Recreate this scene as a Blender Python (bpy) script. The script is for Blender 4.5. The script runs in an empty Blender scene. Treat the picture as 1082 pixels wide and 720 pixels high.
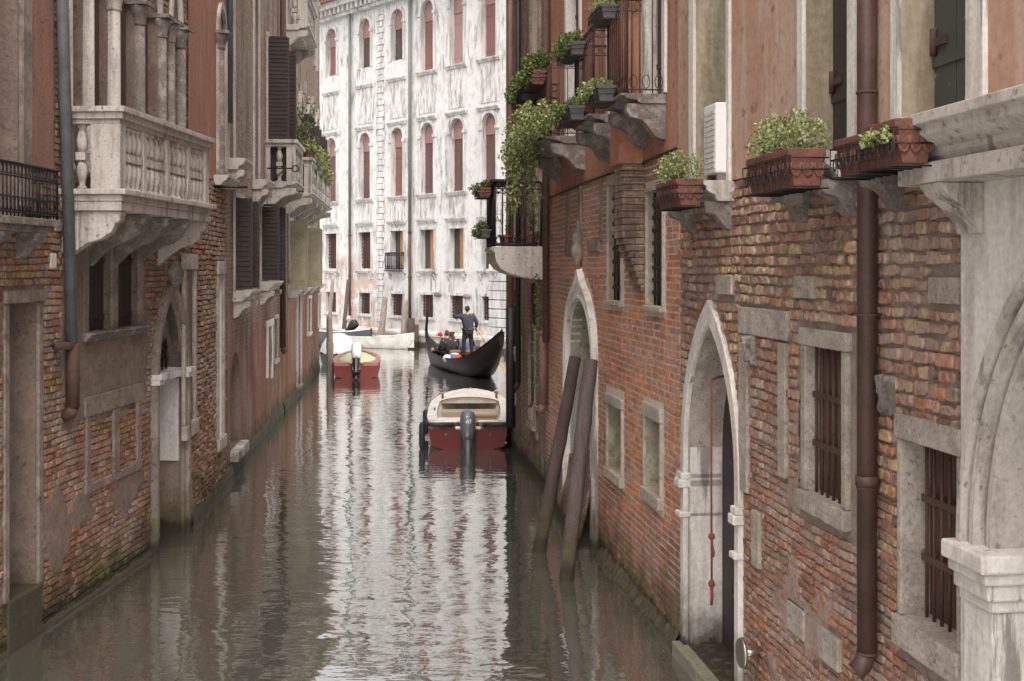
import bpy, bmesh, math, random
from mathutils import Vector, Matrix, noise as mnoise
random.seed(11)
PI = math.pi
scene = bpy.context.scene
COL = scene.collection
F, CX, HY, CH = 1250.0, 541.0, 283.0, 3.7      # focal length in photo pixels, principal x, horizon y, eye height above the water

# ------------------------------------------------------------------ materials
def lin(c):
    return tuple((v/12.92 if v <= .04045 else ((v+.055)/1.055)**2.4) for v in c)
def new_mat(name):
    m = bpy.data.materials.new(name); m.use_nodes = True
    nt = m.node_tree; b = nt.nodes['Principled BSDF']
    return m, nt, b
def N(nt, t, **kw):
    n = nt.nodes.new(t)
    for k, v in kw.items():
        if k.startswith('i_'):
            n.inputs[k[2:].replace('_', ' ')].default_value = v
        else: setattr(n, k, v)
    return n
def mapped(nt, sc=(1,1,1), coord='Object'):
    tc = N(nt, 'ShaderNodeTexCoord'); mp = N(nt, 'ShaderNodeMapping'); mp.inputs['Scale'].default_value = sc
    nt.links.new(tc.outputs[coord], mp.inputs['Vector']); return mp.outputs['Vector']
def noise(nt, vec, scale, detail=6, rough=.6):
    n = N(nt, 'ShaderNodeTexNoise'); n.inputs['Scale'].default_value = scale
    n.inputs['Detail'].default_value = detail; n.inputs['Roughness'].default_value = rough
    nt.links.new(vec, n.inputs['Vector']); return n.outputs['Fac']
def ramp(nt, fac, a, b):
    r = N(nt, 'ShaderNodeMapRange'); r.inputs['From Min'].default_value = a; r.inputs['From Max'].default_value = b
    nt.links.new(fac, r.inputs['Value']); return r.outputs['Result']
def mix(nt, fac, a, b, mode='MIX'):
    m = N(nt, 'ShaderNodeMix', data_type='RGBA', blend_type=mode)
    for s, v in ((m.inputs[0], fac), (m.inputs[6], a), (m.inputs[7], b)):
        if hasattr(v, 'is_output'): nt.links.new(v, s)
        elif isinstance(v, (int, float)): s.default_value = v
        else: s.default_value = (*v[:3], 1)
    return m.outputs[2]
def mth(nt, op, a, b=None, clamp=False):
    m = N(nt, 'ShaderNodeMath', operation=op, use_clamp=clamp)
    for i, v in enumerate((a, b)):
        if v is None: continue
        if hasattr(v, 'is_output'): nt.links.new(v, m.inputs[i])
        else: m.inputs[i].default_value = v
    return m.outputs[0]
def bump(nt, b, h, strength=.4, dist=.01, prev=None):
    n = N(nt, 'ShaderNodeBump'); n.inputs['Strength'].default_value = strength; n.inputs['Distance'].default_value = dist
    nt.links.new(h, n.inputs['Height'])
    if prev: nt.links.new(prev, n.inputs['Normal'])
    nt.links.new(n.outputs['Normal'], b.inputs['Normal']); return n.outputs['Normal']
def worldz(nt):
    g = N(nt, 'ShaderNodeNewGeometry'); s = N(nt, 'ShaderNodeSeparateXYZ'); nt.links.new(g.outputs['Position'], s.inputs[0]); return s.outputs
def waterstain(nt, col, top=.75, green=(.045,.05,.018)):
    """dark wet tide band and weed near the canal surface"""
    z = worldz(nt)[2]
    n = noise(nt, mapped(nt), 3.2, 6)
    zz = mth(nt, 'ADD', z, mth(nt, 'MULTIPLY', mth(nt, 'SUBTRACT', n, .5), 1.3))
    f1 = ramp(nt, zz, top, top*.25)
    n2 = noise(nt, mapped(nt), 1.7, 4)
    gcol = mix(nt, ramp(nt, n2, .44, .54), (.05,.034,.024), (.085,.085,.022))
    c = mix(nt, mth(nt, 'MULTIPLY', f1, .85), col, gcol)
    z3 = mth(nt, 'ADD', z, mth(nt, 'MULTIPLY', mth(nt, 'SUBTRACT', noise(nt, mapped(nt), 9, 6), .5), .35))
    return mix(nt, mth(nt, 'MULTIPLY', ramp(nt, z3, .20, .14), .85), c, (.028,.024,.015))
def stone(name, base, dark, sc=3, lo=.45, hi=.75, rough=.85, bmp=.3, streak=False, stain=0, fine=.35, wet=False, metal=0):
    m, nt, b = new_mat(name)
    v = mapped(nt); vs = mapped(nt, (1.6,1.6,.22)) if streak else v
    lo2 = lo-.01; hi2 = lo2+(hi-lo)*.5
    c = mix(nt, ramp(nt, noise(nt, vs, sc, 10, .7), lo2, hi2), base, dark)
    big = ramp(nt, noise(nt, v, sc*.45, 5, .6), .38, .62)
    c = mix(nt, mth(nt, 'MULTIPLY', big, .35 if fine > .15 else .12), c, tuple(x*.7+y*.3 for x, y in zip(base, dark)))
    g = noise(nt, v, sc*9, 8, .7)
    c = mix(nt, fine, c, mix(nt, ramp(nt, g, .38, .62), tuple(x*.6 for x in base), tuple(min(1, x*1.2) for x in base)), 'MIX')
    if streak and base[0] > .49:
        cr = ramp(nt, noise(nt, mapped(nt, (3.5,3.5,.3)), 1.1, 8, .7), .585, .63)
        c = mix(nt, mth(nt, 'MULTIPLY', cr, .7), c, (.12,.10,.09))
    if bmp >= .3:
        pit = ramp(nt, noise(nt, v, sc*4.5, 6, .6), .40, .33)
        c = mix(nt, mth(nt, 'MULTIPLY', pit, .55), c, tuple(x*.45 for x in dark))
    if wet: c = waterstain(nt, c)
    nt.links.new(c, b.inputs['Base Color']); b.inputs['Roughness'].default_value = rough; b.inputs['Metallic'].default_value = metal
    b.inputs['Specular IOR Level'].default_value = .3
    if bmp: bump(nt, b, noise(nt, v, sc*7, 10, .75), min(1, bmp*1.5), .02)
    return m
def plain(name, c, rough=.5, metal=0, var=.15, spec=.4):
    m, nt, b = new_mat(name)
    f = noise(nt, mapped(nt), 6, 5)
    nt.links.new(mix(nt, f, tuple(x*(1-var) for x in c), tuple(min(1, x*(1+var)) for x in c)), b.inputs['Base Color'])
    b.inputs['Roughness'].default_value = rough; b.inputs['Metallic'].default_value = metal; b.inputs['Specular IOR Level'].default_value = spec
    return m
def brick_attr(name, salt=.25, plaster=None):
    m, nt, b = new_mat(name)
    a = N(nt, 'ShaderNodeAttribute', attribute_name='Col'); v = mapped(nt)
    c = mix(nt, .8, a.outputs['Color'], mix(nt, ramp(nt, noise(nt, v, 26, 6, .7), .38, .62), (.58,.53,.5), (1.5,1.42,1.36)), 'MULTIPLY')
    c = mix(nt, mth(nt, 'MULTIPLY', ramp(nt, noise(nt, v, 1.1, 8, .68), .47, .62), salt), c, (.40,.34,.30))
    c = mix(nt, mth(nt, 'MULTIPLY', ramp(nt, noise(nt, v, .8, 5, .6), .53, .68), .45), c, (.09,.07,.058))
    c = waterstain(nt, c)
    nt.links.new(c, b.inputs['Base Color']); b.inputs['Roughness'].default_value = .88; b.inputs['Specular IOR Level'].default_value = .25
    bump(nt, b, noise(nt, v, 45, 8, .75), .55, .012)
    return m
def brick_tex(name, c1, c2, mort, pl=None, plz=None, plcol=(.4,.34,.29), salt=.4, low=None):
    m, nt, b = new_mat(name)
    tc = N(nt, 'ShaderNodeTexCoord'); s = N(nt, 'ShaderNodeSeparateXYZ'); nt.links.new(tc.outputs['Object'], s.inputs[0])
    cb = N(nt, 'ShaderNodeCombineXYZ'); nt.links.new(mth(nt, 'ADD', s.outputs[0], s.outputs[1]), cb.inputs[0]); nt.links.new(s.outputs[2], cb.inputs[1])
    nn = N(nt, 'ShaderNodeTexNoise'); nn.inputs['Scale'].default_value = 2.5; nt.links.new(cb.outputs[0], nn.inputs['Vector'])
    wv = N(nt, 'ShaderNodeVectorMath', operation='MULTIPLY_ADD'); nt.links.new(nn.outputs['Color'], wv.inputs[0]); wv.inputs[1].default_value = (.08,.05,0); nt.links.new(cb.outputs[0], wv.inputs[2])
    bt = N(nt, 'ShaderNodeTexBrick'); nt.links.new(wv.outputs[0], bt.inputs['Vector'])
    bt.inputs['Scale'].default_value = 1; bt.inputs['Brick Width'].default_value = .25; bt.inputs['Row Height'].default_value = .075
    bt.inputs['Mortar Size'].default_value = .014; bt.inputs['Mortar Smooth'].default_value = .4; bt.inputs['Bias'].default_value = -.1
    bt.inputs['Color1'].default_value = (*c1,1); bt.inputs['Color2'].default_value = (*c2,1); bt.inputs['Mortar'].default_value = (*mort,1)
    v = mapped(nt)
    c = mix(nt, .7, bt.outputs['Color'], mix(nt, ramp(nt, noise(nt, v, 7, 9, .75), .38, .62), (.35,.33,.31), (1.5,1.42,1.35)), 'MULTIPLY')
    if low:
        zf = mth(nt, 'ADD', s.outputs[2], mth(nt, 'MULTIPLY', noise(nt, v, .9, 4), 1.2))
        c = mix(nt, ramp(nt, zf, low[0]+1, low[0]), c, mix(nt, .75, c, low[1]))
    c = mix(nt, mth(nt, 'MULTIPLY', ramp(nt, noise(nt, mapped(nt, (1,1,.35)), 1.0, 10, .75), .49, .56), salt), c, plcol)
    if plz is not None:
        zz = mth(nt, 'ADD', s.outputs[2], mth(nt, 'MULTIPLY', mth(nt, 'SUBTRACT', noise(nt, v, 2.5, 6), .5), 1.2))
        pc = mix(nt, ramp(nt, noise(nt, v, 1.4, 7, .65), .35, .7), pl, tuple(x*.62 for x in pl))
        c = mix(nt, ramp(nt, zz, plz-.02, plz+.02), c, pc)
    c = mix(nt, mth(nt, 'MULTIPLY', ramp(nt, noise(nt, mapped(nt, (1.4,1.4,.2)), 1.3, 8, .7), .5, .6), .55), c, (.07,.055,.045))
    c = waterstain(nt, c, .6)
    nt.links.new(c, b.inputs['Base Color']); b.inputs['Roughness'].default_value = .9; b.inputs['Specular IOR Level'].default_value = .2
    p = bump(nt, b, mth(nt, 'SUBTRACT', 1, bt.outputs['Fac']), .8, .03)
    bump(nt, b, noise(nt, v, 9, 9, .8), .9, .06, p)
    return m
def foliage_mat(name, a, bb):
    m, nt, b = new_mat(name)
    g = N(nt, 'ShaderNodeNewGeometry'); c = mix(nt, g.outputs['Random Per Island'], a, bb)
    nt.links.new(c, b.inputs['Base Color']); b.inputs['Roughness'].default_value = .55
    b.inputs['Subsurface Weight'].default_value = .0
    return m

M = {}
M['istria'] = stone('istrian_stone', (.50,.46,.42), (.17,.145,.125), 3.5, .48, .78, bmp=.3, streak=True)
M['istria_pale'] = stone('pale_stone', (.66,.63,.595), (.34,.30,.275), 2.6, .5, .75, bmp=.2, streak=True, wet=True)
M['stone_rough'] = stone('rough_stone', (.50,.445,.385), (.22,.18,.15), 5, .42, .68, bmp=1.0, wet=True, fine=.5)
M['stone_dirty'] = stone('sooty_stone', (.34,.30,.27), (.075,.06,.052), 6, .42, .6, bmp=.6)
M['step'] = stone('wet_step_stone', (.27,.25,.21), (.15,.145,.08), 4, .4, .65, bmp=.4)
M['moss_stone'] = stone('mossy_foundation', (.115,.095,.06), (.035,.030,.02), 6, .35, .6, bmp=.9)
M['reveal'] = stone('ochre_render', (.40,.34,.25), (.17,.13,.09), 2.2, .45, .7, bmp=.2, streak=True)
M['render_grey'] = stone('grey_render', (.30,.25,.215), (.13,.10,.085), 2.6, .42, .68, bmp=.5, wet=True)
M['smear'] = stone('mortar_smear', (.42,.335,.28), (.27,.19,.155), 4, .4, .66, bmp=.8, wet=True)
M['render_moss'] = stone('damp_render', (.36,.33,.26), (.16,.155,.08), 2.6, .42, .68, bmp=.5, wet=True)
M['render_low'] = stone('peeling_render', (.27,.20,.165), (.15,.115,.095), 3, .4, .7, bmp=.6, wet=True)
M['pink'] = stone('pink_plaster', (.40,.22,.155), (.31,.13,.08), 2.2, .42, .68, bmp=.35, streak=True, fine=.3)
M['pink_faded'] = stone('faded_pink_plaster', (.47,.34,.275), (.39,.215,.135), 1.6, .46, .62, bmp=.35, streak=True, fine=.3)
M['pink_left'] = stone('red_plaster_worn', (.31,.16,.125), (.20,.14,.115), 3.2, .45, .58, bmp=.5, streak=True)
M['mortar_dark'] = stone('dark_mortar', (.37,.305,.26), (.20,.155,.13), 9, bmp=.8, wet=True)
M['mortar_pale'] = stone('pale_mortar', (.66,.59,.52), (.46,.38,.32), 6, bmp=.5, wet=True)
M['brick'] = brick_attr('old_brick', .5)
M['brick_b'] = brick_attr('orange_brick', .3)
M['brick_left'] = brick_tex('red_brick_left', (.27,.12,.08), (.2,.13,.095), (.30,.25,.21), plcol=(.34,.285,.25), salt=.75, low=None)
M['brick_beige'] = brick_tex('beige_brick', (.31,.225,.165), (.24,.165,.125), (.40,.33,.27), plcol=(.34,.28,.235), salt=.55, low=(3.0,(.27,.105,.065)))
M['brick_c'] = brick_tex('grey_brick_c', (.22,.12,.085), (.24,.17,.13), (.27,.23,.2), plcol=(.28,.24,.20), salt=.9)
M['iron'] = plain('black_iron', (.025,.022,.022), .55, .3)
M['rust'] = stone('rusty_iron', (.10,.055,.04), (.05,.032,.028), 8, bmp=.3, rough=.7)
M['pipe_brown'] = stone('brown_pipe', (.085,.047,.038), (.045,.028,.025), 4, bmp=.1, rough=.45)
M['pipe_pink'] = stone('copper_brown_pipe', (.22,.12,.10), (.13,.075,.062), 4, bmp=.04, rough=.5)
M['pipe_grey'] = stone('zinc_pipe', (.13,.14,.15), (.075,.078,.082), 5, bmp=.06, rough=.45)
M['pipe_green'] = stone('verdigris_pipe', (.19,.20,.185), (.10,.105,.10), 2, bmp=.05, streak=True)
M['dark'] = plain('dark_interior', (.035,.027,.024), .8)
M['shut_dark'] = stone('dark_shutter', (.055,.042,.038), (.035,.027,.025), 4, bmp=.1, rough=.65)
M['shut_green'] = stone('flaking_green_shutter', (.055,.066,.055), (.30,.32,.28), 7, .62, .66, bmp=.2, rough=.6, fine=.1)
M['shut_olive'] = stone('olive_shutter', (.42,.385,.275), (.30,.27,.19), 3, bmp=.1, rough=.7)
M['shut_brown'] = stone('brown_boards', (.10,.075,.068), (.06,.045,.04), 3, bmp=.1, rough=.7, streak=True)
M['shut_pink'] = stone('dusty_red_shutter', (.235,.115,.10), (.17,.09,.08), 2, bmp=.1, rough=.75, streak=True)
M['shut_pinkpale'] = stone('pale_red_boards', (.36,.225,.21), (.30,.17,.155), 2, bmp=.1, rough=.75, streak=True)
M['shut_mauve'] = stone('dark_red_shutter', (.155,.085,.08), (.10,.06,.058), 2, bmp=.1, rough=.75, streak=True)
M['wood_orange'] = stone('orange_wood_shutter', (.42,.20,.075), (.3,.14,.06), 3, bmp=.1, rough=.6, streak=True)
M['glass_dark'] = plain('dark_window_glass', (.05,.045,.045), .12, spec=.6)
M['glass_red'] = plain('dark_red_pane', (.10,.045,.04), .3)
M['terracotta'] = stone('terracotta', (.19,.078,.055), (.10,.05,.04), 6, bmp=.4, rough=.75)
M['soil'] = plain('soil', (.04,.028,.02), .95)
M['plastic_grey'] = plain('grey_plastic_trough', (.07,.068,.07), .6)
M['white_plastic'] = plain('white_casing', (.72,.71,.70), .45, var=.04)
M['wood_pole'] = stone('weathered_post', (.135,.105,.10), (.075,.058,.054), 5, .4, .65, bmp=1, streak=True, wet=True)
M['wood_pole_dark'] = stone('dark_post', (.10,.068,.06), (.05,.038,.036), 5, .4, .65, bmp=1, streak=True, wet=True)
M['wood_pale'] = stone('pale_post', (.30,.25,.22), (.17,.14,.12), 3, bmp=.6, streak=True)
M['rope'] = stone('red_rope', (.26,.07,.035), (.16,.05,.03), 30, bmp=.5)
M['hull_red'] = plain('dark_red_hull', (.10,.012,.012), .35, var=.1, spec=.25)
M['hull_red_bright'] = plain('red_hull', (.17,.03,.024), .4, var=.12)
M['hull_pink'] = plain('faded_red_deck', (.34,.15,.12), .5, var=.1)
M['cream'] = stone('cream_gelcoat', (.74,.71,.64), (.55,.52,.46), 3, bmp=.05, rough=.4, fine=.1)
M['white_paint'] = stone('white_boat_paint', (.70,.70,.66), (.5,.51,.47), 3, bmp=.05, rough=.45, fine=.1)
M['boat_grey'] = plain('slate_grey_paint', (.09,.10,.12), .4)
M['lime'] = plain('lime_canvas', (.46,.52,.33), .75, var=.08)
M['tan'] = plain('tan_vinyl', (.34,.26,.19), .55, var=.1)
M['motor_grey'] = plain('motor_grey', (.15,.155,.17), .3, .3, var=.05)
M['motor_black'] = plain('motor_black', (.018,.018,.018), .35)
M['rubber'] = plain('fender_rubber', (.022,.02,.024), .6)
M['chrome'] = plain('worn_steel', (.38,.36,.34), .35, .9)
M['gondola'] = plain('gondola_black', (.012,.008,.007), .42, var=.1, spec=.15)
M['gondola_wood'] = plain('gondola_wood', (.20,.09,.04), .4)
M['oar'] = plain('pale_oar_wood', (.55,.33,.14), .5)
M['skin'] = plain('skin', (.42,.24,.18), .6, var=.06)
M['hair'] = plain('dark_hair', (.025,.017,.013), .6)
M['hair_brown'] = plain('brown_hair', (.07,.035,.022), .6)
M['jacket_navy'] = plain('navy_jacket', (.03,.034,.048), .75)
M['trouser'] = plain('black_trousers', (.018,.016,.018), .8)
M['coat'] = plain('charcoal_coat', (.03,.03,.034), .8)
M['blue_cloth'] = plain('blue_cloth', (.10,.15,.30), .8)
M['red_cloth'] = plain('red_cloth', (.60,.07,.04), .8)
M['white_cloth'] = plain('white_cloth', (.65,.65,.66), .85)
M['flower'] = plain('red_flower', (.6,.03,.05), .6)
M['leaf'] = foliage_mat('leaf_green', (.055,.085,.02), (.15,.19,.05))
M['leaf_light'] = foliage_mat('leaf_light', (.09,.12,.03), (.34,.37,.15))
M['tiles'] = stone('roof_tiles', (.34,.17,.12), (.2,.11,.08), 8, bmp=.4)
M['foam'] = plain('scum', (.5,.5,.47), .8)

# white stucco of the far palace
def stucco():
    m, nt, b = new_mat('white_stucco'); v = mapped(nt)
    s1 = ramp(nt, noise(nt, mapped(nt, (3.4,3.4,.4)), 1.5, 10, .75), .49, .58)
    m1 = ramp(nt, noise(nt, v, .5, 5, .6), .45, .57)
    sp = ramp(nt, noise(nt, v, 2.2, 10, .8), .50, .58)
    c = mix(nt, mth(nt, 'MULTIPLY', s1, mth(nt, 'MULTIPLY', m1, .95)), (.62,.62,.615), (.17,.168,.168))
    c = mix(nt, mth(nt, 'MULTIPLY', sp, .42), c, (.33,.315,.30))
    tc = N(nt, 'ShaderNodeTexCoord'); sx = N(nt, 'ShaderNodeSeparateXYZ'); nt.links.new(tc.outputs['Object'], sx.inputs[0])
    band = mth(nt, 'MULTIPLY', ramp(nt, sx.outputs[2], 5.0, 3.6), ramp(nt, sx.outputs[0], 1.2, 3.2))
    br = ramp(nt, mth(nt, 'ADD', noise(nt, v, .9, 8, .7), mth(nt, 'MULTIPLY', band, .12)), .60, .64)
    br = mth(nt, 'MULTIPLY', br, band)
    c = mix(nt, mth(nt, 'MULTIPLY', br, .6), c, (.40,.235,.17))
    dirt = mth(nt, 'MULTIPLY', ramp(nt, sx.outputs[2], 2.6, .4), ramp(nt, noise(nt, v, 1.5, 8, .7), .42, .6))
    c = mix(nt, mth(nt, 'MULTIPLY', dirt, .6), c, (.42,.37,.32))
    c = waterstain(nt, c, .35)
    nt.links.new(c, b.inputs['Base Color']); b.inputs['Roughness'].default_value = .85
    bump(nt, b, noise(nt, v, 7, 8, .7), .3, .03)
    return m
M['stucco'] = stucco()
M['stucco_trim'] = stone('stucco_trim', (.62,.615,.61), (.34,.335,.33), 2.6, .47, .66, bmp=.2, streak=True, fine=.2)
def panel_mat():
    m, nt, b = new_mat('streaked_panel'); v = mapped(nt)
    s1 = ramp(nt, noise(nt, mapped(nt, (2.6,2.6,.6)), 1.6, 10, .78), .46, .58)
    c = mix(nt, mth(nt, 'MULTIPLY', s1, .8), (.60,.595,.59), (.17,.165,.16))
    nt.links.new(c, b.inputs['Base Color']); b.inputs['Roughness'].default_value = .9
    bump(nt, b, noise(nt, v, 9, 8, .7), .3, .03); return m
M['panel'] = panel_mat()

def water_mat():
    m, nt, b = new_mat('canal_water')
    nt.nodes.remove(b); out = [n for n in nt.nodes if n.type == 'OUTPUT_MATERIAL'][0]
    d = N(nt, 'ShaderNodeBsdfDiffuse'); g = N(nt, 'ShaderNodeBsdfGlossy'); g.inputs['Roughness'].default_value = .012
    g.inputs['Color'].default_value = (.97,.98,.97,1)
    v0 = mapped(nt, (1,1,1), 'Object')
    nt.links.new(mix(nt, ramp(nt, noise(nt, v0, .25, 3), .35, .65), (.062,.064,.052), (.078,.078,.064)), d.inputs['Color'])
    fr = N(nt, 'ShaderNodeFresnel'); fr.inputs['IOR'].default_value = 1.85
    h1 = noise(nt, mapped(nt, (.8,1.5,1)), 1.6, 2, .5)
    h2 = noise(nt, mapped(nt, (1.3,2.6,1)), 3.4, 2, .5)
    h3 = noise(nt, mapped(nt, (1,1,1)), .45, 2, .5)
    patch = ramp(nt, noise(nt, mapped(nt, (.5,.25,1)), .7, 3), .35, .65)
    hh = mth(nt, 'ADD', mth(nt, 'ADD', mth(nt, 'MULTIPLY', h1, 1.0), mth(nt, 'MULTIPLY', h2, mth(nt, 'ADD', mth(nt, 'MULTIPLY', patch, .35), .12))), mth(nt, 'MULTIPLY', h3, 1.2))
    bp = N(nt, 'ShaderNodeBump'); bp.inputs['Strength'].default_value = 1; bp.inputs['Distance'].default_value = .012
    nt.links.new(hh, bp.inputs['Height'])
    for n in (g, fr): nt.links.new(bp.outputs[0], n.inputs['Normal'])
    mx = N(nt, 'ShaderNodeMixShader'); nt.links.new(mth(nt, 'ADD', mth(nt, 'MULTIPLY', fr.outputs[0], 1.15), .22, True), mx.inputs[0])
    nt.links.new(d.outputs[0], mx.inputs[1]); nt.links.new(g.outputs[0], mx.inputs[2]); nt.links.new(mx.outputs[0], out.inputs['Surface'])
    return m
M['water'] = water_mat()

# ------------------------------------------------------------------ mesh builder
SPLIT = {'impost','stone_inset','pier','stone_strip','balcony_bracket','sill_bracket','sill','stained_panel','bench','transom_cap','drain','bollard','ornament','foot','stone_boss','rub_rail','shoe','iron_rod'}
class MB:
    def __init__(s): s.v = []; s.f = []; s.mi = []; s.sm = []; s.c = []; s.st = []
    def add(s, vs, fs, mi=0, smooth=False, col=(1,1,1)):
        o = len(s.v); s.st.append((o, len(s.f))); s.v += [tuple(p) for p in vs]; s.c += [col]*len(vs)
        for f in fs: s.f.append(tuple(i+o for i in f)); s.mi.append(mi); s.sm.append(smooth)
        return s
    def box(s, x0, x1, y0, y1, z0, z1, mi=0, col=(1,1,1)):
        x0, x1 = min(x0,x1), max(x0,x1); y0, y1 = min(y0,y1), max(y0,y1); z0, z1 = min(z0,z1), max(z0,z1)
        return s.add([(x0,y0,z0),(x1,y0,z0),(x1,y1,z0),(x0,y1,z0),(x0,y0,z1),(x1,y0,z1),(x1,y1,z1),(x0,y1,z1)],
              [(0,3,2,1),(4,5,6,7),(0,1,5,4),(1,2,6,5),(2,3,7,6),(3,0,4,7)], mi, False, col)
    def prism(s, prof, a0, a1, axis='x', mi=0, smooth=False):
        """profile = 2-D polygon, extruded a0..a1 along axis. axis x: prof=(y,z); y: (x,z); z: (x,y)"""
        n = len(prof)
        def P(p, a): return {'x': (a,p[0],p[1]), 'y': (p[0],a,p[1]), 'z': (p[0],p[1],a)}[axis]
        vs = [P(p, a0) for p in prof]+[P(p, a1) for p in prof]
        fs = [tuple(range(n-1,-1,-1)), tuple(range(n,2*n))]+[(i,(i+1)%n,(i+1)%n+n,i+n) for i in range(n)]
        return s.add(vs, fs, mi, smooth)
    def lathe(s, prof, c=(0,0,0), seg=12, mi=0, smooth=True):
        vs = []; fs = []
        for (r, z) in prof:
            for k in range(seg):
                a = 2*PI*k/seg; vs.append((c[0]+r*math.cos(a), c[1]+r*math.sin(a), c[2]+z))
        for i in range(len(prof)-1):
            for k in range(seg):
                k2 = (k+1) % seg; fs.append((i*seg+k, i*seg+k2, (i+1)*seg+k2, (i+1)*seg+k))
        fs.append(tuple(range(seg-1,-1,-1))); fs.append(tuple(range((len(prof)-1)*seg, len(prof)*seg)))
        return s.add(vs, fs, mi, smooth)
    def tube(s, pts, r, seg=8, mi=0, smooth=True, jit=0):
        pts = [Vector(p) for p in pts]; rs = r if isinstance(r, (list, tuple)) else [r]*len(pts)
        vs = []; fs = []
        prev = None
        for i, p in enumerate(pts):
            t = (pts[min(i+1,len(pts)-1)]-pts[max(i-1,0)]).normalized()
            ref = Vector((0,0,1)) if abs(t.z) < .9 else Vector((1,0,0))
            a = t.cross(ref).normalized() if prev is None else (prev-t*prev.dot(t)).normalized()
            prev = a; b2 = t.cross(a)
            for k in range(seg):
                an = 2*PI*k/seg; rr = rs[i]*(1+random.uniform(-jit,jit))
                vs.append(p+a*math.cos(an)*rr+b2*math.sin(an)*rr)
        for i in range(len(pts)-1):
            for k in range(seg):
                k2 = (k+1) % seg; fs.append((i*seg+k, i*seg+k2, (i+1)*seg+k2, (i+1)*seg+k))
        fs.append(tuple(range(seg-1,-1,-1))); fs.append(tuple(range((len(pts)-1)*seg, len(pts)*seg)))
        return s.add(vs, fs, mi, smooth)
    def ellip(s, c, r, seg=12, rings=8, mi=0):
        vs = []; fs = []
        for i in range(rings+1):
            t = PI*i/rings
            for k in range(seg):
                a = 2*PI*k/seg; vs.append((c[0]+r[0]*math.sin(t)*math.cos(a), c[1]+r[1]*math.sin(t)*math.sin(a), c[2]-r[2]*math.cos(t)))
        for i in range(rings):
            for k in range(seg):
                k2 = (k+1) % seg; fs.append((i*seg+k, i*seg+k2, (i+1)*seg+k2, (i+1)*seg+k))
        return s.add(vs, fs, mi, True)
    def leaves(s, c, r, n, size, mi=0, droop=0):
        for _ in range(n):
            while True:
                p = Vector((random.uniform(-1,1), random.uniform(-1,1), random.uniform(-1,1)))
                if p.length < 1: break
            if random.random() < .6: p = p.normalized()*random.uniform(.75,1.05)
            q = Vector((c[0]+p.x*r[0], c[1]+p.y*r[1], c[2]+p.z*r[2]))
            a = Vector((random.gauss(0,1), random.gauss(0,1), random.gauss(0,1)-droop)).normalized()
            b2 = a.cross(Vector((random.gauss(0,1), random.gauss(0,1), random.gauss(0,1)))).normalized()
            L = size*random.uniform(.6,1.3); w = L*.36; m_ = q+a*L*.5; n_ = a.cross(b2)*L*.12
            s.add([q, m_+b2*w+n_, q+a*L, m_-b2*w+n_], [(0,1,2),(0,2,3)], mi)
        return s
    def build(s, name, mats, parent=None, bevel=0, loc=None, rz=None, split=None):
        if split is None: split = name in SPLIT
        if split and len(s.st) > 1:
            for i, (v0, f0) in enumerate(s.st):
                v1, f1 = s.st[i+1] if i+1 < len(s.st) else (len(s.v), len(s.f))
                p = MB(); p.v = s.v[v0:v1]; p.c = s.c[v0:v1]; p.f = [tuple(q-v0 for q in f) for f in s.f[f0:f1]]; p.mi = s.mi[f0:f1]; p.sm = s.sm[f0:f1]; p.st = [(0,0)]
                o = p.build(name, mats, parent, bevel, loc, rz, False)
            return o
        if not isinstance(mats, (list, tuple)): mats = [mats]
        me = bpy.data.meshes.new(name); me.from_pydata(s.v, [], s.f)
        for m in mats: me.materials.append(m)
        me.polygons.foreach_set('material_index', s.mi); me.polygons.foreach_set('use_smooth', s.sm)
        if any(c != (1,1,1) for c in s.c[:50]+s.c[-50:]):
            ca = me.color_attributes.new('Col', 'FLOAT_COLOR', 'POINT')
            ca.data.foreach_set('color', [x for c in s.c for x in (*c, 1)])
        me.update()
        o = bpy.data.objects.new(name, me); COL.objects.link(o)
        if parent: o.parent = parent
        if loc: o.location = loc
        if rz is not None: o.rotation_euler = (0,0,rz)
        if bevel:
            b = o.modifiers.new('bevel', 'BEVEL'); b.width = bevel; b.segments = 2; b.limit_method = 'ANGLE'; b.angle_limit = math.radians(40)
        return o
def tag(o, label=None, cat=None, group=None, kind=None):
    if label: o['label'] = label
    if cat: o['category'] = cat
    if group: o['group'] = group
    if kind: o['kind'] = kind
    return o
def empty(name, loc, rz=0, label=None, cat=None, group=None):
    o = bpy.data.objects.new(name, None); COL.objects.link(o); o.location = loc; o.rotation_euler = (0,0,rz); o.empty_display_size = .2
    return tag(o, label, cat, group)
def copy_tree(o, parent=None):
    c = o.copy(); COL.objects.link(c); c.parent = parent
    for ch in list(o.children): copy_tree(ch, c)
    return c

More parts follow.
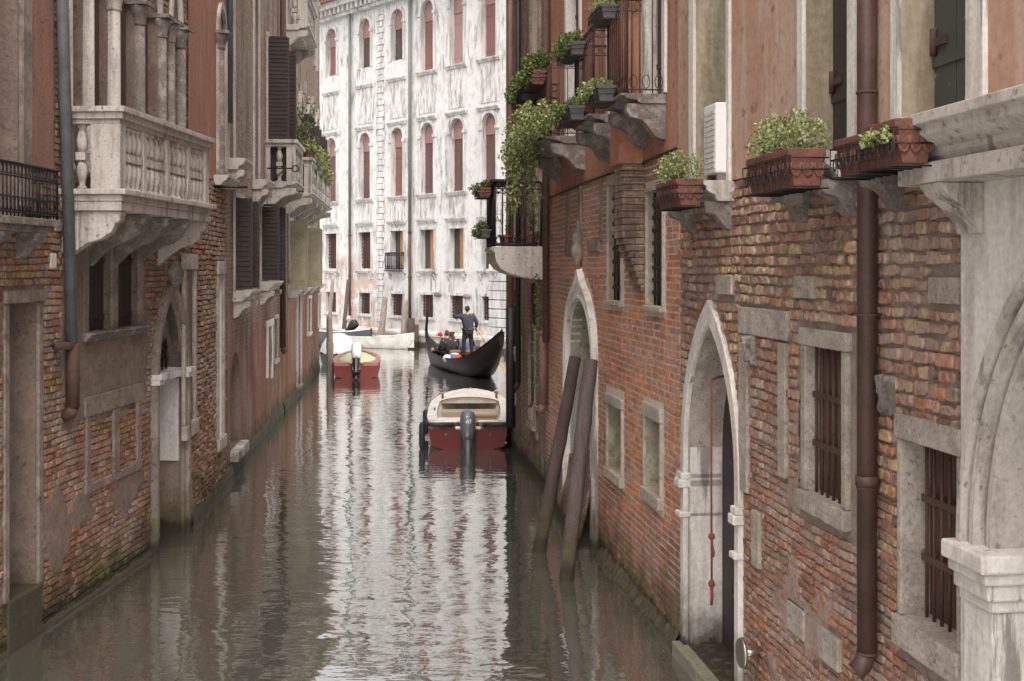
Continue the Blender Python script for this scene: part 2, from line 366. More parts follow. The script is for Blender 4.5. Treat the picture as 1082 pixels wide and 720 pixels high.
# ------------------------------------------------------------------ wall frames
class Wall:
    """vertical plane X = a + b*Y. local x runs along it, local y out over the canal, z up from the water"""
    def __init__(s, a, b, Y0, flip=False):
        n = math.sqrt(1+b*b); s.u = Vector((b,1))/n
        if flip: s.u = -s.u
        s.n = Vector((-s.u.y, s.u.x)); s.o = Vector((a+b*Y0, Y0)); s.rz = math.atan2(s.u.y, s.u.x)
    def p(s, px, d=0):
        k = (px-CX)/F; Y = (d+s.o.dot(s.n))/(k*s.n.x+s.n.y); q = Vector((k*Y, Y)); return (q-s.o).dot(s.u), Y
    def x(s, px, d=0): return s.p(px, d)[0]
    def z(s, px, py, d=0): return CH+(HY-py)/F*s.p(px, d)[1]
    def xY(s, Y): # local x of the wall point at depth Y
        return (Y-s.o.y)/s.u.y
    def root(s, name, label, cat, group=None): return empty(name, (s.o.x, s.o.y, 0), s.rz, label, cat, group)
    def world(s, x, y, z): q = s.o+s.u*x+s.n*y; return (q.x, q.y, z)
    def thing(s, name, x, y, z, label, cat, group=None): return empty(name, s.world(x,y,z), s.rz, label, cat, group)

def rect(x0, x1, z0, z1): x0, x1 = min(x0,x1), max(x0,x1); return [(x0,z0),(x1,z0),(x1,z1),(x0,z1)]
def arch(x0, x1, z0, zs, za, n=10, ogee=False):
    """door/window outline: upright to zs then two arcs to the apex za"""
    x0, x1 = min(x0,x1), max(x0,x1); w = (x1-x0)/2; h = za-zs; mid = (x0+x1)/2
    r = (w*w+h*h)/(2*w); L = []
    if h <= w*1.001:
        for i in range(n+1):
            a = PI/2*i/n; L.append((mid-w*math.cos(a), zs+h*math.sin(a)))
    else:
        am = math.asin(min(1, h/r))
        for i in range(n+1):
            a = am*i/n; L.append((x0+r-r*math.cos(a), zs+r*math.sin(a)))
    if ogee:
        L = [(x, z+(.22*h*max(0,(i/n-.75)*4)**2.5)) for i, (x, z) in enumerate(L)]
    R = [(2*mid-x, z) for x, z in L]
    return [(x0,z0)]+L+R[::-1][1:]+[(x1,z0)]
def sheet(mb, outer, holes, y=0, reveal=.25, mi=0, mir=1):
    bm = bmesh.new()
    def loop(pts):
        vs = [bm.verts.new((p[0], y, p[1])) for p in pts]
        return [bm.edges.new((vs[i], vs[(i+1) % len(vs)])) for i in range(len(vs))]
    es = loop(outer)
    for h in holes: es += loop(h)
    bmesh.ops.triangle_fill(bm, use_beauty=True, use_dissolve=False, edges=es, normal=(0,1,0))
    bm.verts.index_update()
    fs = []
    for f in bm.faces:
        idx = [v.index for v in f.verts]
        if f.normal.y < 0: idx.reverse()
        fs.append(tuple(idx))
    mb.add([v.co[:] for v in bm.verts], fs, mi); bm.free()
    for i, h in enumerate(holes):
        r = reveal[i] if isinstance(reveal, (list, tuple)) else reveal
        n = len(h); vs = [(p[0], y, p[1]) for p in h]+[(p[0], y-r, p[1]) for p in h]
        mb.add(vs, [(k,(k+1)%n,(k+1)%n+n,k+n) for k in range(n)], mir)
    return mb
def shell(mb, x0, x1, z0, z1, dep=6, mi=0, yf=-.002):
    """sides, back and top of a building body behind its front sheet"""
    a = (x0,yf), (x1,yf), (x1,-dep), (x0,-dep)
    vs = [(p[0],p[1],z0) for p in a]+[(p[0],p[1],z1) for p in a]
    return mb.add(vs, [(1,2,6,5),(2,3,7,6),(3,0,4,7),(4,5,6,7)], mi)
def ring(mb, outer, inner, y0, y1, mi=0, closed=False):
    n = len(outer); vs = [(p[0],y1,p[1]) for p in outer]+[(p[0],y1,p[1]) for p in inner]+[(p[0],y0,p[1]) for p in outer]+[(p[0],y0,p[1]) for p in inner]
    fs = []
    for i in range(n if closed else n-1):
        j = (i+1) % n
        fs += [(i,j,j+n,i+n), (i+2*n,j+2*n,j,i), (i+n,j+n,j+3*n,i+3*n)]
    if not closed: fs += [(0,n,3*n,2*n), (n-1,3*n-1,4*n-1,2*n-1)]
    return mb.add(vs, fs, mi)
def poly_spans(poly, z):
    xs = []; n = len(poly)
    for i in range(n):
        (xa,za), (xb,zb) = poly[i], poly[(i+1)%n]
        if (za-z)*(zb-z) < 0: xs.append(xa+(xb-xa)*(z-za)/(zb-za))
    xs.sort(); return [(xs[i], xs[i+1]) for i in range(0, len(xs)-1, 2)]
def inpoly(poly, x, z): return any(a < x < b for a, b in poly_spans(poly, z))
def fn(x, z, s, o=0): return mnoise.noise(Vector((x*s+o, z*s-o, o*1.7)))
def brickwork(x0, x1, z0, z1, holes, pal, course=.072, length=.23, gap=.012, rough=.3, depth=.018, skip=None, wob=.01, eroded=None):
    mb = MB(); z = z0; row = 0
    while z < z1-.02:
        h = course*random.uniform(.92,1.1); h = min(h, z1-z)
        bl = []
        for zz in (z+.15*h, z+.5*h, z+.85*h):
            for hl in holes: bl += poly_spans(hl, zz)
        bl.sort(); free = []; cur = x0
        for a, b in bl:
            if a > cur: free.append((cur, min(a, x1)))
            cur = max(cur, b)
        if cur < x1: free.append((cur, x1))
        for (a, b) in free:
            if b-a < .02: continue
            x = a-(random.uniform(0,length) if row % 2 else random.uniform(0,length*.5))
            while x < b:
                L = length*(random.choice([1,1,1,.52]) if rough < .5 else random.choice([1,.8,.6,.5]))*random.uniform(.88,1.1)
                xa, xb = max(x, a)+gap/2, min(x+L, b)-gap/2
                cx_, cz_ = (xa+xb)/2, z+h/2
                if xb-xa > .025 and not (skip and skip(cx_, cz_)):
                    rr = rough if eroded is None else rough*(1+eroded(cx_, cz_))
                    D = depth*random.uniform(1-.5*min(1,rr), 1+.9*rr)
                    if random.random() < .05*rr: D *= .3
                    j = lambda m_: random.uniform(-m_, m_)*rr
                    za, zb = z+gap/2, z+h-gap/2
                    cs = [(xa,za),(xb,za),(xb,zb),(xa,zb)]
                    cs = [(px_+j(.016), pz_+j(.010)) for px_, pz_ in cs]
                    # eight-point outline so that edges can round off
                    o8 = []
                    ch = .004+.009*min(1, rr)
                    for q in range(4):
                        p0 = cs[q]; pm = cs[q-1]; pn = cs[(q+1) % 4]
                        d1 = math.hypot(pm[0]-p0[0], pm[1]-p0[1]); d2 = math.hypot(pn[0]-p0[0], pn[1]-p0[1])
                        t1 = min(.35, ch/max(d1,.01)); t2 = min(.35, ch/max(d2,.01))
                        o8.append((p0[0]+(pm[0]-p0[0])*t1, p0[1]+(pm[1]-p0[1])*t1)); o8.append((p0[0]+(pn[0]-p0[0])*t2, p0[1]+(pn[1]-p0[1])*t2))
                    W_ = lambda x_, z_: wob*(fn(x_, z_, .9, 3)+.5*fn(x_, z_, 2.6, 9))
                    vs = []
                    mc = (sum(p[0] for p in o8)/8, sum(p[1] for p in o8)/8)
                    tilt = (j(.05), j(.10))
                    for sc_, dd in ((0, -.02), (.0, D*.7), (.004+.004*rr, D)):
                        for (px_, pz_) in o8:
                            ex, ez = px_-mc[0], pz_-mc[1]; l_ = math.hypot(ex, ez)+1e-6
                            fx = max(.2, (l_-sc_)/l_)
                            xx, zz_ = mc[0]+ex*fx, mc[1]+ez*fx
                            vs.append((xx, dd+(tilt[0]*ex+tilt[1]*ez if dd > 0 else 0)+(j(.004) if dd == D else 0), zz_+W_(xx, zz_)))
                    fs = [(q, q+8, (q+1)%8+8, (q+1)%8) for q in range(8)]+[(q+8, q+16, (q+1)%8+16, (q+1)%8+8) for q in range(8)]+[tuple(range(23,15,-1))]
                    mb.add(vs, fs, 0, False, pal(cx_, cz_))
                x += L
        z += h; row += 1
    return mb
def patch(x0, x1, z0, z1, f, holes, thick=.026, res=.045):
    """a skin of plaster lying on the brick where f(x,z) > 0"""
    nx, nz = int((x1-x0)/res)+1, int((z1-z0)/res)+1
    mb = MB(); idx = {}; vs = []; fs = []
    val = {}
    for i in range(nx+1):
        for k in range(nz+1):
            x, z = x0+(x1-x0)*i/nx, z0+(z1-z0)*k/nz; val[i,k] = (x, z, f(x, z))
    def V(i, k):
        if (i,k) not in idx:
            x, z, v = val[i,k]; t = max(0, min(1, v/.05+.3)); idx[i,k] = len(vs)
            vs.append((x, -.004+(thick+.004)*t*t*(3-2*t)+.003*fn(x, z, 4)+.004*fn(x,z,1.3,5), z))
        return idx[i,k]
    for i in range(nx):
        for k in range(nz):
            c = [(i,k),(i+1,k),(i+1,k+1),(i,k+1)]
            if max(val[q][2] for q in c) <= 0: continue
            mx_, mz_ = (val[c[0]][0]+val[c[2]][0])/2, (val[c[0]][1]+val[c[2]][1])/2
            if any(inpoly(h, mx_, mz_) for h in holes): continue
            fs.append(tuple(V(*q) for q in c)[::-1])
    if vs: mb.add(vs, fs, 0, True)
    return mb
def build_pieces(mb, name, mat_, parent, least=14):
    par = list(range(len(mb.v)))
    def find(a):
        while par[a] != a: par[a] = par[par[a]]; a = par[a]
        return a
    for f in mb.f:
        for q in f[1:]: par[find(q)] = find(f[0])
    grp = {}
    for f in mb.f: grp.setdefault(find(f[0]), []).append(f)
    for fs in grp.values():
        if len(fs) < least: continue
        idx = {}; p = MB(); vs = []
        for f in fs:
            for q in f:
                if q not in idx: idx[q] = len(vs); vs.append(mb.v[q])
        p.add(vs, [tuple(idx[q] for q in f) for f in fs], 0, True); p.build(name, mat_, parent)
def console(mb, x0, x1, dep, zt, h, y0=0, mi=0):
    P = [(0,0),(1,0),(1,-.22),(.93,-.36),(.78,-.40),(.62,-.46),(.50,-.58),(.40,-.74),(.28,-.90),(.12,-.98),(0,-1)]
    return mb.prism([(y0+a*dep, zt+b*h) for a, b in P], x0, x1, 'x', mi)
def moulded(mb, x0, x1, dep, z0, z1, y0=0, ends=True, mi=0):
    """sill or cornice with a moulded front, its far and near ends returned"""
    h = z1-z0; P = [(0,0),(.55,0),(.62,.18),(.62,.3),(.78,.42),(.9,.55),(.9,.72),(1,.76),(1,1),(0,1)]
    return mb.prism([(y0+a*dep, z0+b*h) for a, b in P], x0, x1, 'x', mi)
def baluster(mb, x, y, z0, z1, r, mi=0):
    h = z1-z0; f = lambda a: z0+a*h
    mb.lathe([(r*.8,0),(r*.8,.04*h),(r*.45,.07*h),(r*.62,.14*h),(r*1.0,.28*h),(r*.78,.38*h),(r*.5,.45*h)], (x,y,z0), 10, mi)
    mb.box(x-r*.85, x+r*.85, y-r*.85, y+r*.85, f(.45), f(.57), mi)
    mb.lathe([(r*.5,.57*h),(r*.85,.64*h),(r*1.0,.76*h),(r*.62,.88*h),(r*.42,.93*h),(r*.8,.95*h),(r*.8,h)], (x,y,z0), 10, mi)
def rail(mb, path, z0, z1, sp=.11, r=.008, belly=0, scroll=True, mi=0):
    """wrought iron railing along a path of (x,y)"""
    for i in range(len(path)-1):
        a, b = Vector(path[i]), Vector(path[i+1]); L = (b-a).length; n = max(1, int(L/sp))
        for zz, rr in ((z1, r*1.8), (z0+.04, r*1.2), (z1-.12, r)):
            mb.tube([(a.x,a.y,zz),(b.x,b.y,zz)], rr, 6, mi)
        for k in range(n+1):
            q = a+(b-a)*k/n
            mb.tube([(q.x,q.y,z0),(q.x,q.y,z1)], r if 0 < k < n else r*1.7, 6, mi)
            if scroll and k < n:
                m_ = a+(b-a)*(k+.5)/n; d = (b-a).normalized()*min(sp*.4, .05)
                pts = [(m_.x+d.x*math.cos(t), m_.y+d.y*math.cos(t), z1-.06+.045*math.sin(t)) for t in [PI*2*u/8 for u in range(9)]]
                mb.tube(pts, r*.7, 4, mi)
                pts = [(m_.x+d.x*math.cos(t), m_.y+d.y*math.cos(t), z0+.12+.07*math.sin(t)) for t in [PI*2*u/8 for u in range(9)]]
                mb.tube(pts, r*.7, 4, mi)
def bars(mb, x0, x1, z0, z1, y, nv, nh, r=.011, mi=0):
    for k in range(nv):
        x = x0+(x1-x0)*(k+.5)/nv; mb.tube([(x,y,z0),(x,y,z1)], r, 6, mi)
    for k in range(nh):
        z = z0+(z1-z0)*(k+1)/(nh+1); mb.box(x0, x1, y-.006, y+.012, z-.02, z+.02, mi)
def boards(mb, x0, x1, z0, z1, y0, y1, n, mi=0):
    w = (x1-x0)/n
    for k in range(n): mb.box(x0+k*w+.004, x0+(k+1)*w-.004, y0, y1, z0, z1, mi)
    for zz in (z0+(z1-z0)*.15, z0+(z1-z0)*.8): mb.box(x0, x1, y1, y1+.012, zz-.03, zz+.03, mi)
def frame_rect(mb, x0, x1, z0, z1, w, y0, y1, sill=None, lint=None, mi=0):
    """stone surround of butted pieces: jambs, lintel, sill"""
    lh = lint or w; sh = sill or w
    mb.box(x0-w, x0, y0, y1, z0, z1, mi); mb.box(x1, x1+w, y0, y1, z0, z1, mi)
    mb.box(x0-w*1.25, x1+w*1.25, y0, y1+.012, z1, z1+lh, mi); mb.box(x0-w*1.2, x1+w*1.2, y0, y1+.03, z0-sh, z0, mi)
def srt(a, b): return (a, b) if a < b else (b, a)

# palettes of fired clay
def pal_rough(x, z):
    r = random.random(); k = random.uniform(.78,1.2); t = fn(x, z, .7, 21)
    lowz = z < 2.2
    if r < (.05 if lowz else .24)+t*.6: c = (.37,.275,.165)
    elif r < .40+t*.3: c = (.32,.235,.195)
    elif r < .78: c = (.29,.165,.12)
    elif r < .94: c = (.32,.155,.10)
    else: c = (.16,.105,.085)
    if z > 3.3: c = tuple(a*.8+b*.2 for a, b in zip(c, (.26,.22,.19)))
    return tuple(v*k for v in c)
def pal_orange(x, z):
    r = random.random(); k = random.uniform(.8,1.18); t = fn(x, z, .6, 5)
    c = (.45,.19,.10) if r < .5 else (.38,.165,.095) if r < .8 else (.34,.22,.17)
    if t > .12: c = tuple(a*.65+b*.35 for a, b in zip(c, (.33,.25,.21)))
    if z > 4.0: c = tuple(a*.6+b*.4 for a, b in zip(c, (.24,.15,.115)))
    if z < 1.0: c = tuple(a*.5+b*.5 for a, b in zip(c, (.25,.10,.07)))
    return tuple(v*k for v in c)
def pal_left(x, z):
    r = random.random(); k = random.uniform(.7,1.25)
    c = (.27,.17,.095) if r < .35 else (.24,.12,.075) if r < .75 else (.22,.16,.12)
    if z < 1.9: c = tuple(a*.6+b*.4 for a, b in zip(c, (.24,.11,.07)))
    return tuple(v*k*1.12 for v in (c[0]*.93, c[1]*1.02, c[2]*1.12))

# ================================================================== RIGHT BANK, near house (rough brick below, faded pink above)
HA = 12.0
W = Wall(3.085, -.127, 8.0)
A = W.root('brick_house', 'nearest right bank house, rough mixed brick below faded pink plaster, with white portal', 'house')
def X(px, d=0): return W.x(px, d)
def Z(px, py, d=0): return W.z(px, py, d)
xa0, xa1 = W.xY(1.5), W.xY(11.45)
zsill = 4.42
h_w1 = rect(X(893), X(855), Z(874,528), Z(874,368))
h_w2 = rect(X(1016), X(957), Z(985,668), Z(985,472))
h_ar = arch(X(781), X(727), .14, 1.95, 3.22)
PX0, PX1 = W.xY(3.9), X(1021)
pc = W.xY(4.95); pr = .74
h_po = arch(pc-pr, pc+pr, -.3, 2.35, 2.35+pr*1.85, 12)
lowholes = [h_w1, h_w2, h_ar]
mb = MB(); sheet(mb, rect(PX1-.02, xa1, -.8, zsill), lowholes, 0, [.12,.20,.34])
shell(mb, xa0, xa1, -.8, HA, 6)
mb.build('wall', [M['mortar_dark'], M['stone_rough']], A)
def blk(px0, px1, py0, py1): return rect(X(px0), X(px1), Z((px0+px1)/2, py1), Z((px0+px1)/2, py0))
blocks = [blk(985,1017,292,322), blk(843,863,291,316), blk(760,777,290,312), blk(783,835,326,357), blk(784,793,362,520), blk(826,834,362,505),
          blk(835,853,640,672), blk(868,890,668,703), blk(798,806,540,600)]
block_holes = [rect(X(908), X(846), Z(874,552), Z(874,347)), rect(X(1021), X(950), Z(985,712), Z(985,452)), arch(X(786)-.02, X(722)+.02, 0, 1.95, 3.42)]
def er(x, z): return .8*max(0, fn(x, z, .8, 2)+.15)+(.3 if z > 3 else 0)
bwk = brickwork(PX1, xa1-.01, -.1, 2.35, block_holes+blocks, pal_rough, .060, .19, .016, .55, .013, None, .015, er)
bw2 = brickwork(PX1, xa1-.01, 2.36, zsill, block_holes+blocks, pal_rough, .080, .165, .019, .7, .018, None, .015, er)
bwk.add(bw2.v, bw2.f); bwk.c[-len(bw2.v):] = bw2.c
bwk.build('brickwork', [M['brick']], A, split=False)
def smear(x, z):
    return .8*fn(x, z, 1.1, 31)+.5*fn(x, z, 3.4, 12)-.20-abs(z-1.35)*.16
bhall = block_holes+blocks
build_pieces(patch(PX1+.02, xa1-.05, .25, 2.9, smear, bhall, .016, .035), 'plaster', [M['smear']], A)
mb = MB()
for i, b in enumerate(blocks):
    xs = [p[0] for p in b]; zs = [p[1] for p in b]; mb.box(min(xs)+.004, max(xs)-.004, -.02, .03+.004*(i % 3), min(zs)+.004, max(zs)-.004)
mb.build('stone_inset', M['stone_rough'], A, bevel=.008)
# plaster storey
h_u1 = rect(X(773), X(738), zsill+.02, 7.2); h_u2 = rect(X(903), X(855), zsill+.02, 7.2); h_u3 = rect(X(1030), X(957), zsill+.02, 7.2)
mb = MB(); sheet(mb, rect(xa0, xa1, zsill+.001, HA), [h_u1, h_u2, h_u3], .025, [.36,.36,.36])
mb.build('plaster_wall', [M['pink_faded'], M['reveal']], A)
mb = MB(); mb.box(xa0-.2, xa1+.02, -6.1, .35, HA+.001, HA+.12); mb.build('roof', M['tiles'], A)
# upper windows: stone strips, shutter and sill on consoles
for i, (pf, pn, hh) in enumerate(((733,776,h_u1), (849,910,h_u2), (949,1049,h_u3))):
    xs = [p[0] for p in hh]; x0, x1 = min(xs), max(xs)
    s = MB(); s.box(x1-.002, X(pf), .022, .05, zsill, 7.3); s.box(X(pn), x0+.002, .022, .052, zsill, 7.3)
    f = s.build('window_frame', M['istria_pale'], A, bevel=.005)
    g = MB()
    if i == 0: g.box(x0, x1, -.33, -.30, zsill+.02, 7.2)
    else: boards(g, x0, x1, zsill+.03, 7.2, -.22, -.17, 3)
    g.build('pane' if i == 0 else 'shutter', [M['glass_dark'] if i == 0 else M['shut_green'] if i == 2 else M['shut_dark']], f)
    s = MB(); moulded(s, X(pn)-.02, X(pf)+.04, .27, zsill-.17, zsill)
    s.build('window_sill', M['istria'], A, bevel=.004)
    s = MB()
    for xx in (X(pn)+.02, X(pf)-.14): console(s, xx, xx+.13, .25, zsill-.172, .24)
    s.build('sill_bracket', M['stone_dirty'], A, bevel=.004)
    if i:  # iron hinge on the shutter
        s = MB(); s.box(x1-.16, x1-.0, -.165, -.15, 4.95, 5.0); s.tube([(x1-.03,-.15,4.9),(x1-.03,-.15,5.05)], .02); s.build('hinge', M['rust'], A)
# barred windows low down
def barred(hh, w, name, nv, nh, yb, sill, lint, fm, mat_bar=M['rust']):
    xs = [p[0] for p in hh]; zs = [p[1] for p in hh]; x0, x1, z0, z1 = min(xs), max(xs), min(zs), max(zs)
    s = MB(); frame_rect(s, x0, x1, z0, z1, w, -.01, .032, sill, lint)
    f = s.build('window_frame', fm, A if W_is_A else B, bevel=.01)
    s = MB(); bars(s, x0+.01, x1-.01, z0, z1, yb, nv, nh); s.build('window_bars', mat_bar, f)
    s = MB(); s.box(x0, x1, yb-.055, yb-.045, z0, z1); s.build('pane', M['glass_red'], f)
W_is_A = True
barred(h_w1, .085, 'w', 6, 2, -.03, .13, .12, M['stone_rough'])
barred(h_w2, .05, 'w', 7, 2, -.10, .17, .14, M['stone_rough'])
# pointed water door
xs = (X(781), X(727)); outer = arch(xs[0]-.11, xs[1]+.11, .0, 1.95, 3.42); inner = arch(xs[0], xs[1], .14, 1.95, 3.22)
s = MB(); ring(s, outer, inner, -.01, .045)
f = s.build('door_surround', M['istria_pale'], A, bevel=.008)
s = MB(); s.box(xs[1]-.012, xs[1]+.004, -.33, -.02, .14, 2.0); s.build('jamb_stone', M['istria_pale'], f)
s = MB()
for (za, zb, pr_) in ((1.62,1.70,.05), (1.70,1.76,.03), (1.34,1.39,.04)):
    s.box(xs[1]-.012, xs[1]+.15, -.33, .045+pr_, za, zb); s.box(xs[0]-.13, xs[0]+.012, -.33, .045+pr_, za, zb)
s.build('impost', M['istria_pale'], f, bevel=.01)
s = MB(); s.box(xs[0]-.05, xs[1]+.14, -.5, .12, -.3, .135); s.build('door_step', M['step'], f, bevel=.01)
d = MB(); x0, x1 = xs
d.box(x0, x1, -.40, -.335, .0, 3.3); door = d.build('water_door', M['shut_dark'], A)
s = MB(); bars(s, x0+.02, x1-.3, .3, 3.1, -.315, 6, 6, .011); s.build('door_grille', M['rust'], door)
# white portal at the near corner
mb = MB(); sheet(mb, rect(PX0, PX1-.02, -.6, 4.125), [arch(pc-pr-.20, pc+pr+.20, -.5, 2.35, 2.35+pr*1.85+.20, 12)], .04, .05, 0, 0)
P = mb.build('portal', M['istria_pale'], A)
s = MB(); o1 = arch(pc-pr-.20, pc+pr+.20, 2.35, 2.35, 2.35+pr*1.85+.20, 12); i1 = arch(pc-pr-.12, pc+pr+.12, 2.35, 2.35, 2.35+pr*1.85+.12, 12); i2 = arch(pc-pr-.04, pc+pr+.04, 2.35, 2.35, 2.35+pr*1.85+.04, 12); i3 = arch(pc-pr, pc+pr, 2.35, 2.35, 2.35+pr*1.85, 12)
ia = arch(pc-pr-.16, pc+pr+.16, 2.35, 2.35, 2.35+pr*1.85+.16, 12); ib = arch(pc-pr-.08, pc+pr+.08, 2.35, 2.35, 2.35+pr*1.85+.08, 12)
ring(s, o1, ia, -.02, .14); ring(s, ia, i1, -.02, .07); ring(s, i1, ib, -.02, .115); ring(s, ib, i2, -.02, .02); ring(s, i2, i3, -.4, .07); s.build('arch_moulding', M['istria'], P, bevel=.006)
s = MB()
for sg, cx_ in ((1, pc+pr), (-1, pc-pr)):
    a, b = cx_-.06*sg, cx_+.22*sg
    s.box(a, b, -.4, .09, -.5, 2.06)
    for (za, zb, e) in ((2.06,2.12,.02), (2.12,2.20,.045), (2.20,2.26,.07), (2.26,2.35,.10)): s.box(a-e*sg*.8, b+e*sg*.4, -.4, .09+e, za, zb)
s.build('pilaster', M['istria_pale'], P, bevel=.012)
s = MB(); s.box(pc-pr, pc+pr, -.62, -.58, -.3, 3.8); s.build('portal_door', M['render_grey'], P)
s = MB(); moulded(s, PX0-.3, X(998), .36, 4.22, zsill+.03, .03); s.box(PX0-.3, X(1006), .03, .30, 4.12, 4.219)
s.build('cornice', M['istria'], P, bevel=.006)
s = MB(); s.prism([(.03,4.118),(.27,4.118),(.23,4.06),(.15,4.0),(.09,3.93),(.065,3.87),(.03,3.87)], PX1-.25, PX1-.02, 'x'); s.build('capital', M['istria'], P, bevel=.006)
# rusty drainpipe
def pipe(px, py0, py1, r, mat_, parent, d=.1, name='drainpipe', joints=(), shoe=True, zt=None):
    x = X(px, d); z0, z1 = Z(px, py1, d), (zt if zt else Z(px, py0, d))
    s = MB(); s.tube([(x,d,z0),(x,d,z1)], r, 14)
    for pj in joints: zz = Z(px, pj, d); s.tube([(x,d,zz-.03),(x,d,zz+.03)], r*1.18, 14)
    if shoe: s.tube([(x,d,z0),(x,d+.03,z0-.07),(x,d+.07,z0-.11)], r, 12)
    return s.build(name, mat_, parent), x, z0, z1
p_, x, z0, z1 = pipe(916, -40, 690, .058, M['pipe_brown'], A, .09, joints=(508,), zt=8)
for py in (98, 333, 515, 690):
    s = MB(); zz = Z(916, py, .09); s.tube([(x,.09,zz-.008),(x,.09,zz+.008)], .063, 14); s.box(x-.01, x+.01, 0, .09, zz-.006, zz+.006); s.build('pipe_clamp', M['rust'], p_)
# cut stone brackets shaped like small stars
def star(px, py, name='iron_anchor'):
    x, z = X(px), Z(px, py); s = MB()
    s.box(x-.05, x+.02, .0, .05, z-.13, z+.10); s.prism([(x-.02,z-.10),(x+.08,z+.07),(x+.07,z+.10),(x-.04,z-.06)], .04, .09, 'y'); s.prism([(x+.08,z-.09),(x-.02,z+.10),(x-.04,z+.08),(x+.06,z-.12)], .035, .075, 'y'); s.box(x+.0, x+.10, .04, .07, z-.015, z+.015)
    s.build('wall_anchor', M['stone_dirty'], A, bevel=.008)
star(798, 368); star(945, 415)
# round iron buffer beside the door
x, z = X(789,.12), Z(789,690,.12); s = MB(); s.tube([(x,0,z),(x,.16,z)], .03); s.tube([(x,.15,z),(x,.175,z)], [.12,.11], 20); s.build('iron_disc', M['chrome'], A)
# air conditioner on the first sill
xx = W.xY(9.86)
AC = W.thing('air_conditioner', xx, .0, zsill+.0, 'white air conditioning unit standing on a stone window sill between two pale frame strips', 'air conditioner')
s = MB(); s.box(0, .34, -.12, .14, .07, .66); s.build('casing', M['white_plastic'], AC, bevel=.015)
s = MB(); [s.box(.04, .30, .141, .146, .12+.045*k, .145+.045*k) for k in range(11)]; s.build('fan_grille', M['istria_pale'], AC)
s = MB(); s.box(.02, .06, -.1, .12, 0, .07); s.box(.28, .32, -.1, .12, 0, .07); s.build('foot', M['chrome'], AC)
# flower boxes in iron racks
def window_box(Wl, x0, x1, d0, d1, zr, h, label, lights, n, hgt, trough='terracotta', mat_leaf='leaf_light', size=.035, overhang=0, spread=0):
    L = x1-x0; t = Wl.thing('window_box', (x0+x1)/2, d0, zr-h, label, 'flower box', 'flower boxes on the right bank')
    D = d1-d0; s = MB()
    s.prism([(.03,0),(D-.03,0),(D-.005,h*.8),(D+.01,h*.8),(D+.01,h),(-.01,h),(-.01,h*.8),(.005,h*.8)], -L/2, L/2, 'x')
    tr = s.build('trough', M[trough], t, bevel=.006)
    if trough == 'terracotta':
        s = MB()
        k = max(2, int(L/.12))
        for q in range(k):
            xc = -L/2+(q+.5)*L/k; pts = [(xc+.04*math.cos(a), D-.004+.008, h*.62-.09*math.sin(a)*.9) for a in [PI*u/8 for u in range(9)]]; s.tube(pts, .009, 5)
        for q in range(3):
            yc = (q+.5)*D/3; s.tube([(-L/2-.006, yc+.03*math.cos(a), h*.62-.08*math.sin(a)) for a in [PI*u/8 for u in range(9)]], .009, 5)
        s.build('relief', M[trough], tr)
    s = MB(); s.box(-L/2+.01, L/2-.01, .0, D-.01, h*.9, h*1.004); s.build('soil', M['soil'], t)
    s = MB()
    for zz in (-.012, h*.45, h*.75): s.tube([(-L/2-.015,-.02,zz),(-L/2-.015,D+.022,zz),(L/2+.015,D+.022,zz),(L/2+.015,-.02,zz)], .005, 5)
    k = max(3, int(L/.09))
    for q in range(k+1):
        xq = -L/2-.015+(L+.03)*q/k; s.tube([(xq,0,-.012),(xq,D+.022,-.012),(xq,D+.024,h*.75)], .004, 4)
        if q < k: s.tube([(xq+.02*math.cos(a)+.03, D+.026, h*.3+.035*math.sin(a)) for a in [2*PI*u/8 for u in range(9)]], .004, 4)
    s.build('wire_rack', M['iron'], t)
    if n:
        s = MB()
        for _ in range(max(3, int(L/.10))):
            xc = random.uniform(-L/2*.9, L/2*.9); yc = random.uniform(.02, D)
            s.leaves((xc, yc, h+hgt*random.uniform(.25,.7)), (.09+spread,.08+spread,hgt*random.uniform(.4,.7)), int(n*1.5), size*.78)
            for _k in range(5): s.tube([(xc,yc,h-.02),(xc+random.uniform(-.05,.05),yc+random.uniform(-.05,.05),h+hgt*random.uniform(.5,1.1))], .002, 4)
        if overhang: 
            for _ in range(int(L/.07)): s.leaves((random.uniform(-L/2, L/2), D+random.uniform(0,.08), h-random.uniform(0,overhang)), (.08,.06,.08), int(n*.5), size)
        s.build('foliage', [M[mat_leaf]], t)
    return t
Y = W.xY
window_box(W, Y(9.74), Y(10.42), .29, .50, 4.43, .22, 'terracotta box of bushy light green herbs just left of the air conditioner', 0, 150, .20)
window_box(W, Y(7.17), Y(7.55), .29, .51, 4.42, .23, 'nearer half of the pair of fully planted terracotta boxes under the middle pink house window', 0, 170, .22, spread=.03)
window_box(W, Y(7.57), Y(7.96), .29, .51, 4.42, .23, 'further half of the pair of fully planted terracotta boxes under the middle pink house window', 0, 170, .22, spread=.03)
window_box(W, Y(5.83), Y(6.20), .28, .47, 4.43, .22, 'nearly bare terracotta box with two small succulents beside the stone cornice', 0, 0, .1)
window_box(W, Y(6.22), Y(6.58), .28, .47, 4.40, .20, 'bare terracotta box just left of the drainpipe, nothing growing in it', 0, 0, .1)
t = W.thing('succulent', Y(5.98), .49, 4.36, 'small pale succulents spilling over the nearly bare terracotta box by the cornice', 'plant')
s = MB(); s.leaves((-.07,.02,0), (.05,.035,.04), 70, .03); s.leaves((.09,.02,-.01), (.07,.035,.045), 90, .03); s.build('foliage', [M['leaf_light']], t)
